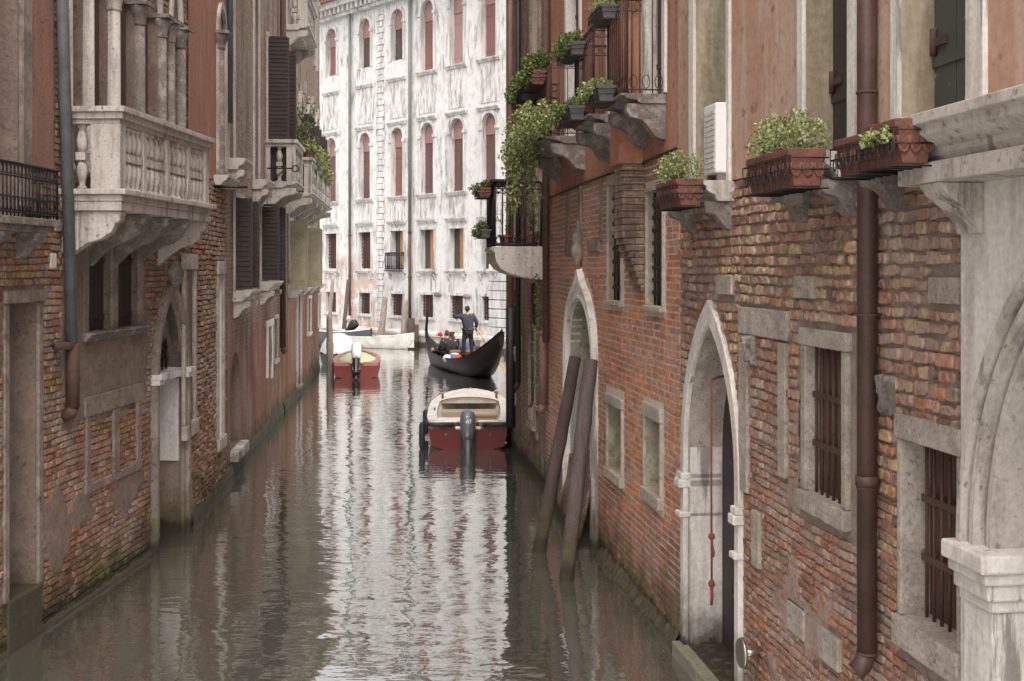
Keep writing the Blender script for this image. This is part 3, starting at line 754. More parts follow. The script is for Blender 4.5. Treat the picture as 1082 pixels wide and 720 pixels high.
# hanging red rope beside the water door
x = X(752, .12); t = W.thing('rope', x, .12, Z(752, 632, .12), 'thin red rope hanging with a knotted loop in front of the pointed water door', 'rope')
zt = Z(752, 400, .12)-t.location.z
s = MB(); s.tube([(0,0,zt),(.005,0,zt*.5),(0,0,.0)], .009, 6, jit=.2); s.ellip((0,0,.12), (.03,.03,.035)); s.ellip((0,0,.52), (.032,.03,.03))
s.tube([(0,0,.52),(-.05,.01,.47),(-.10,.01,.40),(-.08,.01,.37),(-.03,.01,.42),(0,0,.50)], .009, 6); s.tube([(0,0,.1),(-.01,0,.0),(.01,0,-.06)], .014, 6)
s.build('cord', M['rope'], t)
s = MB(); s.tube([(0,0,zt-.01),(0,-.05,zt+.01),(0,-.12,zt+.02)], .01, 6); s.build('hook', M['iron'], t)

# ================================================================== RIGHT BANK, middle house (orange brick, pointed doorway)
HB = 13.0
W = Wall(3.085, -.127, 15.0); Y = W.xY
B = W.root('brick_house', 'middle right bank house of orange brick, carved pointed doorway behind two leaning posts', 'house')
W_is_A = False
xb0, xb1 = Y(11.455), Y(19.8)
zp = 4.85
h1 = rect(X(658), X(643.5), 3.3, 4.72); h2 = rect(X(702), X(685), 3.3, 4.5)
n1 = rect(X(658), X(643), 1.22, 2.02); n2 = rect(X(699), X(682.5), 1.33, 2.1)
ax0, ax1 = X(629.5), X(602.5)
zsp = Z(615, 375); zap = Z(617, 316)
h3 = arch(ax0, ax1, -.3, zsp, zap)
holes = [h1, h2, n1, n2, h3]
mb = MB(); sheet(mb, rect(xb0, xb1, -.8, zp), holes, 0, [.14,.14,.30,.30,.30]); shell(mb, xb0, xb1, -.8, HB, 6)
mb.build('wall', [M['mortar_pale'], M['render_moss']], B)
bh = [rect(X(660), X(641.5), 3.2, 4.8), rect(X(704), X(683), 3.2, 4.6), rect(X(660), X(641), 1.1, 2.2), rect(X(702), X(680.5), 1.2, 2.28), arch(ax0-.17, ax1+.17, -.3, zsp, zap+.32)]
bb = [blk(667,680,325,350)]
brickwork(xb0+.005, xb1, -.1, zp, bh, pal_orange, .072, .25, .021, .25, .006, None, .012, lambda x, z: .5 if z < 1 else 0).build('brickwork', [M['brick_b']], B)
barred(h1, .03, 'w', 4, 8, -.05, .06, .04, M['stone_rough'], M['iron']); barred(h2, .03, 'w', 4, 8, -.05, .06, .04, M['stone_rough'], M['iron'])
for nn, lh in ((n1, .12), (n2, .15)):
    xs = [p[0] for p in nn]; zs = [p[1] for p in nn]; s = MB(); frame_rect(s, min(xs), max(xs), min(zs), max(zs), .05, -.01, .03, .12, lh); f = s.build('niche_frame', M['stone_rough'], B, bevel=.01)
    s = MB(); s.box(min(xs), max(xs), -.32, -.302, min(zs), max(zs)); s.build('niche_back', M['render_grey'], f)
# ogee doorway
s = MB()
o1 = arch(ax0-.17, ax1+.17, -.3, zsp, zap+.22, 12, True); o2 = arch(ax0-.11, ax1+.11, -.3, zsp, zap+.14, 12, True); o3 = arch(ax0-.05, ax1+.05, -.3, zsp, zap+.05, 12); o4 = arch(ax0, ax1, -.3, zsp, zap, 12)
ring(s, o1, o2, -.01, .09); ring(s, o2, o3, -.01, .055); ring(s, o3, o4, -.15, .08)
f = s.build('door_surround', M['istria_pale'], B, bevel=.006)
xm = (ax0+ax1)/2; s = MB(); zf = zap+.42
s.lathe([(.03,0),(.05,.04),(.04,.10),(.09,.2),(.11,.30),(.07,.38),(.085,.45),(.03,.58),(.01,.7)], (xm,.06,zf-.02), 8); s.build('finial', M['stone_dirty'], f)
s = MB(); s.box(ax0, ax1, -.34, -.30, -.3, zsp-.25); s.box(ax0+.02, ax1-.02, -.28, -.22, zsp-.02, zsp+.06); s.build('walled_up_door', M['render_moss'], f)
s = MB(); s.box(ax0, ax1, -.5, -.45, zsp-.3, zap+.1); s.build('transom_dark', M['dark'], f)
# thin stone strips above the doorway
s = MB()
for a, b, c, e in ((599,602,205,265), (612,615,195,250), (635,637,185,255)): s.box(X(a), X(b), .0, .026, Z((a+b)/2, e), Z((a+b)/2, c))
s.box(X(598), X(610), 0, .028, Z(604,270), Z(604,258)); s.box(X(622), X(634), 0, .027, Z(628,266), Z(628,254))
s.build('stone_strip', M['render_grey'], B, bevel=.004)
# mossy footing along the water
s = MB(); n = 150
xs_ = [xb0+(Y(15.2)-xb0)*k/n for k in range(n+1)]; vs = []
for k, x in enumerate(xs_):
    w = .085+.07*fn(x, 0, 3, 1)+.05*fn(x, 0, 11, 4)+.02*random.random(); zt = .07+.06*fn(x, 1, 2.2, 2)+.05*fn(x, 1, 9, 6)+random.uniform(-.02,.02)
    vs += [(x,-.01,zt+.10),(x,w*.45+random.uniform(-.01,.01),zt+.01+random.uniform(-.015,.015)),(x,w*.8,zt-.04+random.uniform(-.02,.02)),(x,w,.02),(x,w*1.02,-.3)]
s.add(vs, [(k*5+q, k*5+q+1, k*5+q+6, k*5+q+5)[::-1] for k in range(n) for q in range(4)], 0, False)
s.build('footing', M['moss_stone'], B)
s = MB(); n = 40; x0, x1 = Y(15.45), Y(19.5); vs = []
for k in range(n+1):
    x = x0+(x1-x0)*k/n; t = k/n; w = .36*(1-t)+.12*t+.02*random.random(); zt = 1.35-.8*t
    zz = [zt, zt*.66, zt*.33, .0, -.4]
    vs += [(x, .01+(w*(q/4)**1.3 if q < 4 else w)+.012*random.random(), zz[q]) for q in range(5)]
s.add(vs, [(k*5+q, k*5+q+1, k*5+q+6, k*5+q+5)[::-1] for k in range(n) for q in range(4)]+[(0,1,2,3,4)], 0, False)
s.build('sloping_footing', M['brick_c'], B)
# plaster storey
fd = [rect(Y(12.75), Y(12.0), 5.46, 7.9), rect(Y(14.6), Y(13.75), 5.46, 7.9), rect(Y(17.6), Y(16.6), 5.6, 7.9)]
mb = MB(); sheet(mb, rect(xb0, xb1, zp+.001, HB), fd, .02, [.2]*3); mb.build('plaster_wall', [M['pink'], M['istria_pale']], B)
for i, hh in enumerate(fd):
    xs = [p[0] for p in hh]; x0, x1 = min(xs), max(xs)
    s = MB(); s.box(x0-.13, x0, .018, .05, 5.46, 8.0); s.box(x1, x1+.13, .018, .05, 5.46, 8.0); s.box(x0-.13, x1+.13, .018, .052, 8.0, 8.15); f = s.build('window_frame', M['istria_pale'], B, bevel=.005)
    s = MB(); boards(s, x0+.02, x1-.02, 5.5, 7.9, -.13, -.1, 4); s.build('shutter', M['shut_dark'], f)
mb = MB(); mb.box(xb0+.03, xb1-.01, -6.1, .35, HB+.001, HB+.12); mb.build('roof', M['tiles'], B)
s = MB(); s.tube([(xb0+.02,.035,4.86),(Y(12.85),.035,4.84)], .012, 5); s.tube([(Y(13.32),.035,4.84),(Y(16),.035,4.87),(xb1-.1,.035,4.83)], .012, 5); s.build('edge_line', M['iron'], B, split=True)  # thin dark tube drawn as a line along the plaster's bottom edge
# chimney breast on a brick corbel
s = MB(); s.box(Y(12.87), Y(13.3), .022, .30, 4.83, HB-.5); s.build('chimney_breast', M['pink'], B, bevel=.01)
s = MB(); zz = 4.825; k = 0
while zz > 3.45:
    t = (4.825-zz)/1.35; dd = .235*(1-max(0,(t-.55))/.45*.95) if t > .55 else .235
    s.box(Y(12.87)+.01*(k % 2), Y(13.3)-(.0 if k % 2 else .02), .0, dd+.006*random.random()+.02, zz-.068, zz); zz -= .073; k += 1
s.build('brick_corbel', M['brick_beige'], B, bevel=.008)
# ------------------------------------------------ balconies of the middle house
def iron_balcony(Y0, Y1, dep, zs, hr, parent, lab, up=0, dirty='stone_dirty', slab='stone_dirty'):
    x0, x1 = Y(Y0), Y(Y1); s = MB(); moulded(s, x0, x1, dep+.05, zs-.10, zs, .02)
    b = s.build('balcony', M[slab], parent, bevel=.005)
    tag(b, lab)
    s = MB(); s2 = MB()
    for q, xx in enumerate((x0+.02, x1-.17)): console(s, xx, xx+.15, dep*.95, zs-.102, .36, .02)
    s.build('balcony_bracket', M['stone_dirty'], b, bevel=.005)
    s = MB(); rail(s, [(x0+.02,.03),(x0+.02,dep),(x1-.02,dep),(x1-.02,.03)], zs, zs+hr, .10, .0075)
    if up: s.tube([(x0+.02,dep,zs),(x0+.02,dep,zs+up)], .012); s.tube([(x1-.02,dep,zs),(x1-.02,dep,zs+up)], .012)
    s.build('railing', M['rust'], b)
    return x0, x1
iron_balcony(11.9, 12.85, .42, 5.45, 1.15, B, 'nearest of the iron railed balconies', up=2.2)
iron_balcony(13.5, 14.7, .44, 5.45, 1.0, B, 'middle iron railed balcony')
iron_balcony(16.2, 18.4, .50, 5.50, 1.05, B, 'furthest upper balcony with ivy over its edge')
wb = window_box
wb(W, Y(12.25), Y(12.8), .44, .62, 6.42, .15, 'dark trough with sparse leaves on the topmost railing of the nearest balcony', 0, 40, .14, 'plastic_grey', 'leaf_light', .04)
wb(W, Y(13.9), Y(14.6), .46, .66, 6.35, .16, 'dark trough of dense green leaves on top of the middle balcony railing', 0, 120, .16, 'plastic_grey', 'leaf', .04, .1)
wb(W, Y(12.35), Y(12.85), .44, .64, 5.60, .17, 'dark trough of pale leaves hooked at the foot of the nearest balcony', 0, 90, .10, 'plastic_grey', 'leaf_light', .04, .05)
wb(W, Y(13.9), Y(14.7), .46, .66, 5.60, .17, 'dark trough of trailing leaves hooked at the foot of the middle balcony', 0, 120, .12, 'plastic_grey', 'leaf', .04, .12)
wb(W, Y(16.5), Y(17.3), .52, .74, 6.45, .2, 'brown box of dark green bushy leaves hung on the furthest upper balcony railing', 0, 150, .25, 'terracotta', 'leaf', .05, .15)
wb(W, Y(17.35), Y(18.3), .52, .76, 6.35, .2, 'box with leaves cascading down, left end of the furthest upper balcony railing', 0, 170, .2, 'plastic_grey', 'leaf', .05, .12)
t = W.thing('ivy', Y(16.6), .66, 5.62, 'mass of bright green ivy tumbling over the edge of the furthest upper balcony', 'ivy')
s = MB()
for _ in range(60):
    a = random.random(); s.leaves((-1.2+2.7*a, random.uniform(-.16,.16)+.12*a, random.uniform(-.16,.16)+.10*math.sin(a*5)), (.22,.15,.14), 60, .05, 0, .3)
for _ in range(46):
    a = random.random()**1.3; s.leaves((.5+1.1*random.random(), random.uniform(-.12,.20), -.1-.85*a), (.20,.13,.16), int(64*(1-.5*a)), .05, 0, .5)
s.build('foliage', [M['leaf_light']], t)
s = MB()
for _ in range(9): x = random.uniform(.5,1.5); s.tube([(x,-.05,.1),(x+.05,.1,-.3),(x+random.uniform(-.1,.1),.05,-1.2)], .006, 4)
s.build('stem', M['wood_pole'], t)
t = W.thing('wall_lantern', Y(18.6), .4, 6.1, 'small iron lantern on a bracket by the furthest upper balcony', 'lantern')
s = MB(); s.tube([(0,-.4,.25),(0,-.1,.32),(0,.0,.24)], .012); s.build('bracket', M['iron'], t)
s = MB(); s.lathe([(.02,.24),(.10,.17),(.10,.15),(.06,-.05),(.02,-.08)], (0,0,0), 6, 0, False); s.build('lamp_body', M['iron'], t)
# pipes at the joint of the two houses
p_, x, z0, z1 = pipe(577, 0, 362, .058, M['rust'], B, .10, zt=9, shoe=False)
p_, x, z0, z1 = pipe(574, 350, 428, .072, M['pipe_pink'], B, .10, joints=(352,))
# thin crack of plants between walls
t = W.thing('hanging_weed', Y(19.9), .05, 2.9, 'thin green weed trailing down the grey wall below the lowest balcony', 'weed')
s = MB()
for _ in range(16): s.leaves((random.uniform(-.1,.5), .06, random.uniform(-1.2,.9)), (.10,.05,.13), 22, .05, 0, .5)
s.build('foliage', [M['leaf']], t)

# ================================================================== RIGHT BANK, furthest house (stained grey brick, low balcony)
W = Wall(3.085, -.127, 22.5); Y = W.xY
Cc = W.root('weathered_house', 'furthest right bank house, dirty grey brick with a low curved balcony full of pots', 'house')
HC = 14.0; xc0, xc1 = Y(19.806), Y(25.3)
hc = [rect(Y(21.0), Y(20.35), 4.15, 6.1), rect(X(566), X(561), .9, 2.6), rect(Y(24.2), Y(23.3), 4.3, 6.0), rect(Y(21.4), Y(20.4), 7.3, 9.3)]
mb = MB(); sheet(mb, rect(xc0, xc1, -.8, HC), hc, 0, .2); shell(mb, xc0, xc1, -.8, HC, 6, 0, -.002)
mb.build('wall', [M['brick_c'], M['reveal']], Cc)
for hh in hc:
    xs = [p[0] for p in hh]; zs = [p[1] for p in hh]; s = MB(); frame_rect(s, min(xs), max(xs), min(zs), max(zs), .09, -.01, .05); f = s.build('window_frame', M['render_grey'], Cc, bevel=.01)
    s = MB(); boards(s, min(xs), max(xs), min(zs), max(zs), -.12, -.1, 3); s.build('shutter', M['shut_dark'], f)
mb = MB(); mb.box(xc0+.02, xc1, -6.1, .4, HC+.001, HC+.12); mb.build('roof', M['tiles'], Cc)
s = MB(); x0, x1 = Y(20.15), Y(21.35)
s.prism([(0,4.06),(.86,4.06),(.88,4.0),(.82,3.95),(.82,3.90),(.80,3.80),(.72,3.68),(.58,3.60),(.36,3.54),(.14,3.50),(0,3.49)], x0, x1, 'x'); bal = s.build('balcony', M['istria'], Cc, bevel=.012); tag(bal, 'low balcony on a curved stone bracket')
s = MB(); rail(s, [(x0+.03,.03),(x0+.03,.82),(x1-.03,.82),(x1-.03,.03)], 4.06, 5.16, .12, .011); s.box(x0-.03, x1, .5, .88, 5.16, 5.20); s.build('railing', M['iron'], bal)
tag(wb(W, Y(20.4), Y(20.85), .86, 1.08, 5.08, .17, 'terracotta box of sparse leaves hooked on the top rail of the low balcony', 0, 60, .12, 'terracotta', 'leaf', .05, .06))
tag(wb(W, Y(20.4), Y(20.85), .86, 1.04, 4.36, .14, 'small box with a leafy plant hooked low on the outside of the low balcony', 0, 90, .12, 'plastic_grey', 'leaf', .05, .1))
def flowerpot(Wl, x, y, z, r, h, label, n=40):
    t = Wl.thing('flower_pot', x, y, z, label, 'flower pot', 'pots on the low balcony')
    s = MB(); s.lathe([(r*.7,0),(r*.95,h*.8),(r*1.1,h*.8),(r*1.1,h)], (0,0,0), 12, 0, False); s.build('pot', M['terracotta'], t)
    s = MB(); s.leaves((0,0,h+.3), (.14,.14,.32), n, .06)
    for _ in range(5): s.tube([(0,0,h*.9),(random.uniform(-.1,.1),random.uniform(-.1,.1),h+.5)], .005, 4)
    s.build('foliage', [M['leaf']], t)
flowerpot(W, x0+.14, .62, 4.062, .12, .20, 'wide terracotta pot in the outer corner of the low balcony')
flowerpot(W, x0+.14, .14, 4.062, .09, .26, 'tall terracotta pot against the wall on the low balcony', 50)
# pipes and cables beyond the balcony
pipe(539.5, 270, 325, .06, M['pipe_pink'], Cc, .12, zt=12, shoe=False); pipe(539.5, 325, 452, .095, M['iron'], Cc, .12, shoe=False)
pipe(547.5, 0, 405, .05, M['iron'], Cc, .10, zt=11, shoe=True)
pipe(563, 300, 424, .03, M['rust'], Cc, .06)
s = MB()
for _ in range(14): xx = random.uniform(xc0+.3, xc1-.3); zz = random.uniform(.6,3.3); s.box(xx, xx+random.uniform(.15,.4), 0, .05+.03*random.random(), zz, zz+random.uniform(.08,.3))
s.build('stone_inset', M['render_grey'], Cc, bevel=.02)
# ================================================================== LEFT BANK, near house
W = Wall(-5.345, .045, 12.0, True); Y = W.xY
D1 = W.root('brick_house', 'nearest left bank house, ochre brick and grey render under a long stone balustrade', 'house')
HD = 12.5
xe, xs0 = Y(16.70), Y(2.0)
l_door = rect(X(7), X(38), .50, Z(22,320))
l_up = rect(X(-40), X(20), 4.3, 7.5)
l_w1 = rect(X(91), X(116), 2.98, 3.98); l_w2 = rect(X(122), X(145), 2.98, 3.98)
az = Z(176, 312)
l_ar = arch(X(163), X(191), -.4, 2.25, az)
cy = [12.62, 13.2, 13.95, 14.8, 15.57]
goth = [arch(Y(a+.06), Y(b-.06), 4.75, 7.05, 7.8) for a, b in zip(cy[:-1], cy[1:])]+[arch(Y(15.98), Y(16.34), 4.75, 6.95, 7.75)]
holes = [l_door, l_up, l_w1, l_w2, l_ar]+goth
mb = MB(); sheet(mb, rect(xs0, xe, -.8, HD), holes, 0, [.38,.30,.09,.09,.55]+[.24]*5); shell(mb, xe, xs0, -.8, HD, 6)
mb.build('wall', [M['mortar_dark'], M['render_low']], D1)
fr_door = rect(X(1), X(45), .30, Z(22,316)+.12)
gz = rect(Y(12.55), Y(15.66), 4.4, 8.1)
def plz(x, z):
    Yd = W.o.y+x*W.u.y
    v = -1
    if 12.45 < Yd < 15.2: v = max(v, min((z-1.95+.25*fn(x,z,2))*1.2, (Yd-12.50)*2, (15.15-Yd+.25*fn(x,z,1.5,4))*2, 4.7-z)+.35*fn(x, z, 1.6, 7)-.02)
    if Yd < 12.9 and z < 1.9: v = max(v, .35-abs(z-1.0)*.5-abs(Yd-12.45)*.9+.45*fn(x,z,1.8,3))
    if 12.6 < Yd < 15.2 and .6 < z < 1.25: v = max(v, .22-abs(z-1.0)*.9+.5*fn(x,z,1.5,13)-.05)
    if Yd < 12.32 and z > 4.55: v = max(v, min((z-4.6)*3, (12.25-Yd)*1.2)+.30+.3*fn(x,z,1.5,8))
    if 15.3 < Yd < 16.7 and 2.3 < z < 3.7: v = max(v, fn(x,z,2.2,17)-.15)
    return v
bh = [fr_door, rect(X(-40), X(31), 4.2, 7.6), rect(X(86), X(149), 2.84, 4.1), arch(X(158), X(197), -.5, 2.25, az+.22), gz, rect(Y(15.92), Y(16.42), 4.5, 8.0)]
brickwork(xe+.005, Y(10.2), -.1, 8.2, bh, pal_left, .070, .21, .013, .6, .020, lambda x, z: plz(x, z) > .12, .015).build('brickwork', [M['brick']], D1)
pm = patch(xe+.05, Y(10.4), .1, 4.66, plz, holes+[l_door]); build_pieces(pm, 'plaster', [M['render_low']], D1)
pm = patch(xe+.05, Y(10.4), 4.62, 7.6, plz, holes+[rect(X(-40), X(31), 4.2, 7.6)], .03); build_pieces(pm, 'red_plaster', [M['pink_left']], D1)
mb = MB(); mb.box(xe, xs0, -6.1, .4, HD+.001, HD+.12); mb.build('roof', M['tiles'], D1)
# walled-up doorway
s = MB(); x0, x1 = srt(X(7), X(38)); z1 = Z(22,320); s.box(x0-.10, x0, -.02, .035, .5, z1); s.box(x1, x1+.10, -.02, .035, .5, z1); s.box(x0-.14, x1+.12, -.02, .06, z1, z1+.12); f = s.build('door_surround', M['render_grey'], D1, bevel=.012)
s = MB(); s.box(x0, x1, -.40, -.36, .4, z1); s.build('walled_up_door', M['render_grey'], f)
s = MB(); s.box(x0-.05, x1+.05, -.42, .05, -.4, .507); s.build('door_step', M['moss_stone'], f, bevel=.02)
# upper window and small iron balcony
s = MB(); x0, x1 = srt(X(-40), X(20)); s.box(x0-.20, x0, -.02, .045, 4.3, 7.5); f = s.build('window_frame', M['render_grey'], D1, bevel=.008)
s = MB(); boards(s, x0, x1, 4.3, 7.5, -.30, -.26, 5); s.build('shutter', M['shut_dark'], f)
s = MB(); xb = X(61, .30); s.box(xb, xb+1.6, 0, .34, 4.10, 4.17); s.box(xb+.03, xb+1.6, 0, .28, 4.04, 4.099); b = s.build('balcony', M['stone_dirty'], D1, bevel=.008); tag(b, 'small iron railed balcony')
s = MB(); console(s, xb+.15, xb+.30, .26, 4.035, .25); console(s, xb+.9, xb+1.05, .26, 4.035, .25); s.build('balcony_bracket', M['stone_dirty'], b)
s = MB(); rail(s, [(xb+.02,.02),(xb+.02,.30),(xb+1.6,.30)], 4.17, 4.66, .075, .008); s.build('railing', M['iron'], b)
s = MB(); s.box(X(56), X(50), 0, .04, Z(53,284), Z(53,268)); s.build('stone_inset', M['istria_pale'], D1, bevel=.006)
# window pair with sill
s = MB(); xl, xr = srt(X(86), X(149)); zs, zt_ = 2.98, 3.98
for a, b in ((X(86),X(91)), (X(116),X(122)), (X(145),X(149))): s.box(a, b, -.02, .035, zs, zt_)
s.box(xl, xr, -.02, .04, zt_, zt_+.08); f = s.build('window_frame', M['render_grey'], D1, bevel=.006)
s = MB(); moulded(s, xl-.05, xr+.06, .14, zs-.10, zs); s.build('window_sill', M['stone_dirty'], f)
for a, b in ((X(91),X(116)), (X(122),X(145))):
    s = MB(); a, b = srt(a, b); boards(s, a, b, zs, zt_, -.10, -.075, 3); s.build('shutter', M['shut_dark'], f)
# stone framed brick panels
s = MB(); za, zb = Z(118,500), Z(118,432)
for a, b in ((88,92), (117,123), (142,146)): s.box(X(a), X(b), 0, .045, za, zb)
s.box(X(86), X(148), 0, .05, zb, zb+.22); s.box(X(87), X(147), 0, .042, za-.10, za); s.build('stone_strip', M['render_grey'], D1, bevel=.01)
# pointed water door
xs = srt(X(163), X(191)); outer = arch(xs[0]-.16, xs[1]+.16, -.4, 2.25, az+.20); mid_ = arch(xs[0]-.07, xs[1]+.07, -.4, 2.25, az+.09); inner = arch(xs[0], xs[1], -.4, 2.25, az)
s = MB(); ring(s, outer, mid_, -.01, .10); ring(s, mid_, inner, -.12, .05); f = s.build('door_surround', M['render_grey'], D1, bevel=.006)
s = MB(); 
for e, (za, zb) in enumerate(((2.18,2.25), (2.25,2.32))):
    s.box(xs[0]-.17, xs[0]+.04, -.3, .13+.03*e, za, zb); s.box(xs[1]-.04, xs[1]+.17, -.3, .13+.03*e, za, zb)
s.box(xs[0], xs[1], -.22, .04, 2.20, 2.29); s.build('impost', M['istria_pale'], f, bevel=.008)
s = MB(); bars(s, xs[0], xs[1], 2.3, az-.1, -.18, 7, 2, .012)
for k in range(6):
    xq = xs[0]+(xs[1]-xs[0])*(k+.5)/6; s.tube([(xq+.09*math.cos(t), -.17, 2.55+.14*math.sin(t)) for t in [2*PI*u/12 for u in range(13)]], .008, 4)
s.build('fanlight_grille', M['iron'], f)
s = MB(); s.box(xs[0], xs[1], -.60, -.56, -.4, az); s.build('door_panel', M['dark'], f)
s = MB(); s.box(xs[0]-.003, xs[0]+.035, -.55, -.02, 1.02, 2.17); s.build('jamb_plaster', M['istria_pale'], f, bevel=.004)
s = MB(); s.lathe([(.05,0),(.09,.08),(.12,.2),(.08,.32),(.04,.36)], ((xs[0]+xs[1])/2,.10,az+.10), 8); s.build('finial', M['stone_dirty'], f)
# gothic windows over the balcony
def column(mb, x, y, z0, z1, r, cap=True):
    mb.lathe([(r*1.5,0),(r*1.5,.05),(r*1.1,.10),(r,.14),(r*.9,z1-z0-.30)], (x,y,z0), 12)
    mb.lathe([(r*.95,0),(r*1.15,.02),(r*1.0,.05),(r*1.3,.14),(r*1.9,.24),(r*1.6,.25)], (x,y,z1-.30), 10)
    mb.box(x-r*1.9, x+r*1.9, y-r*1.9, y+r*1.9, z1-.05, z1)
s = MB()
for hh in goth:
    xs_ = [p[0] for p in hh]; a, b = min(xs_), max(xs_); m_ = (a+b)/2
    o = arch(a-.058, b+.058, 7.0, 7.05, 7.88); i_ = arch(a, b, 7.0, 7.05 if b-a > .4 else 6.95, 7.8); ring(s, o, i_, -.05, .06)
G = s.build('window_tracery', M['istria'], D1, bevel=.004)
for k, (yy, mt) in enumerate(zip([12.62,13.2,13.95,14.8,15.6,15.94,16.38], ['istria','istria','istria','stone_dirty','stone_dirty','stone_dirty','stone_dirty'])):
    s = MB(); column(s, Y(yy), .02, 4.72, 7.02, .075 if k != 2 else .085); s.build('column', M[mt], G)
for k, hh in enumerate(goth):
    xs_ = [p[0] for p in hh]; s = MB(); boards(s, min(xs_), max(xs_), 4.75, 7.7, -.16, -.13, 3); s.build('shutter', M['shut_brown'], G)
# stone balustrade balcony
dB = .65; bx0, bx1 = X(127, dB), X(221, dB); lo, hi = srt(bx0, bx1); zt, zr0, zb_ = 5.40, 5.22, 4.50
s = MB(); s.box(lo-.03, hi+.03, 0, dB+.03, zb_-.10, zb_-.03); s.box(lo-.07, hi+.07, 0, dB+.08, zb_-.03, zb_+.03); s.box(lo-.02, hi+.02, 0, dB+.02, zb_-.20, zb_-.101)
bal = s.build('balcony', M['istria'], D1, bevel=.01); tag(bal, 'long stone balcony with bulbous balusters')
s = MB()
for (z0_, z1_, e) in ((zr0,zr0+.05,.0), (zr0+.05,zr0+.12,.035), (zr0+.12,zt,.07)):
    s.box(lo-e, hi+e, dB-.16, dB+e, z0_, z1_); s.box(lo-e, lo+.16, 0, dB-.161, z0_, z1_); s.box(hi-.16, hi+e, 0, dB-.161, z0_, z1_)
s.build('handrail', M['istria'], bal, bevel=.008)
s = MB()
for e in (lo, hi-.16): s.box(e, e+.16, dB-.32, dB-.0, zb_+.03, zr0); s.box(e+.02, e+.14, 0, .1, zb_+.03, zr0)
for k in range(1, 4): xx = lo+(hi-lo)*k/4; s.box(xx-.05, xx+.05, dB-.12, dB-.01, zb_+.03, zr0)
s.build('pier', M['istria'], bal, bevel=.006)
for k in range(4):
    a, b = lo+(hi-lo)*k/4, lo+(hi-lo)*(k+1)/4
    a += .16 if k == 0 else .05; b -= .16 if k == 3 else .05
    for q in range(4): s = MB(); baluster(s, a+(b-a)*(q+.5)/4, dB-.07, zb_+.03, zr0, .062); s.build('baluster', M['istria'], bal)
for e in (lo+.08, hi-.08): s = MB(); baluster(s, e, .21, zb_+.03, zr0, .062); s.build('baluster', M['istria'], bal)
for k in range(5):
    xx = lo+.02+(hi-lo-.18)*k/4; s = MB()
    s.prism([(0,zb_-.202),(dB,zb_-.202),(dB,zb_-.25),(dB-.05,zb_-.30),(dB-.10,zb_-.42),(dB-.22,zb_-.50),(dB-.36,zb_-.54),(.14,zb_-.64),(0,zb_-.78)], xx, xx+.14, 'x'); s.tube([(xx-.005,dB-.06,zb_-.28),(xx+.145,dB-.06,zb_-.28)], .05, 10); s.build('balcony_bracket', M['istria'] if k in (0,4) else M['stone_dirty'], bal, bevel=.008, split=False)
# zinc downpipe
x = X(71,.12); s = MB(); zj = Z(77, 362, .12); s.tube([(X(66,.12),.12,8.5),(X(66,.12),.12,6.4),(X(76,.12),.12,zj)], .062, 14); p_ = s.build('drainpipe', M['pipe_grey'], D1)
s = MB(); xj = X(77,.12); s.tube([(xj+.30,.06,zj-.02),(xj+.05,.12,zj-.03),(xj,.12,zj-.10)], .045, 10); s.tube([(xj,.12,zj-.0),(xj,.12,Z(79,430,.12))], .07, 12); s.tube([(xj,.12,Z(79,430,.12)),(xj,.10,Z(79,436,.12)),(xj,.0,Z(79,440,.12))], .07, 12); s.build('drainpipe', M['rust'], D1)
s = MB(); n = 50; vs = []
for k in range(n+1):
    x = xe+(Y(10)-xe)*k/n; w = .07+.03*fn(x,0,3,1)+.03*random.random(); w *= .5; vs += [(x,.01,.07+.04*fn(x,3,2)+.03*random.random()),(x,w*.6,.05),(x,w,.02),(x,w,-.3)]
s.add(vs, [(k*4+q, k*4+q+1, k*4+q+5, k*4+q+4)[::-1] for k in range(n) for q in range(3) if not (xs[0]-.1 < xe+(Y(10)-xe)*(k+.5)/n < xs[1]+.1)], 0)
s.build('footing', M['moss_stone'], D1)

# ================================================================== LEFT BANK, second house
a2, b2_ = -3.04, -.093
W = Wall(a2, b2_, 18.3, True); Y = W.xY
D2 = W.root('brick_house', 'narrow second house of the left bank, red plaster above rough brick, tall arched window', 'house')
y0, y1 = Y(16.72), Y(20.25); HE = 13.5
wa = arch(Y(20.1), Y(19.3), Z(229,187), 7.55, 8.0); nb = [rect(X(194), X(203.5), Z(199,446), Z(199,285)), rect(X(229), X(234), Z(231,462), Z(231,290))]
holes = [wa]+nb
mb = MB(); sheet(mb, rect(y1, y0, -.8, HE), holes, 0, [.25,.22,.2]); shell(mb, y1, y0, -.8, HE, 6); mb.build('wall', [M['mortar_dark'], M['istria_pale']], D2)
brickwork(y1+.005, y0-.005, -.1, 5.15, [rect(X(189), X(208), Z(199,455), Z(199,274)), rect(X(226.5), X(236), Z(231,472), Z(231,280)), rect(Y(20.2), Y(19.2), 5.1, 8.2)], pal_left, .076, .20, .016, .8, .03, None, .02).build('brickwork', [M['brick']], D2)
mb = MB(); sheet(mb, rect(y1+.003, y0-.003, 5.151, HE), [wa], .02, .04); mb.build('plaster_wall', [M['pink'], M['istria']], D2)
s = MB(); ring(s, arch(Y(20.1)-.09, Y(19.3)+.09, Z(229,187), 7.55, 8.12), wa, -.02, .07); f = s.build('window_frame', M['istria'], D2, bevel=.004)
s = MB(); column(s, Y(19.3), .06, Z(229,187), 7.55, .09); s.build('column', M['stone_dirty'], f)
s = MB(); moulded(s, Y(20.25), Y(18.95), .26, Z(229,187)-.16, Z(229,187)); s.build('window_sill', M['istria'], f)
s = MB(); s.box(Y(20.1), Y(19.3), -.23, -.2, Z(229,187), 8.0); s.build('shutter', M['shut_dark'], f)
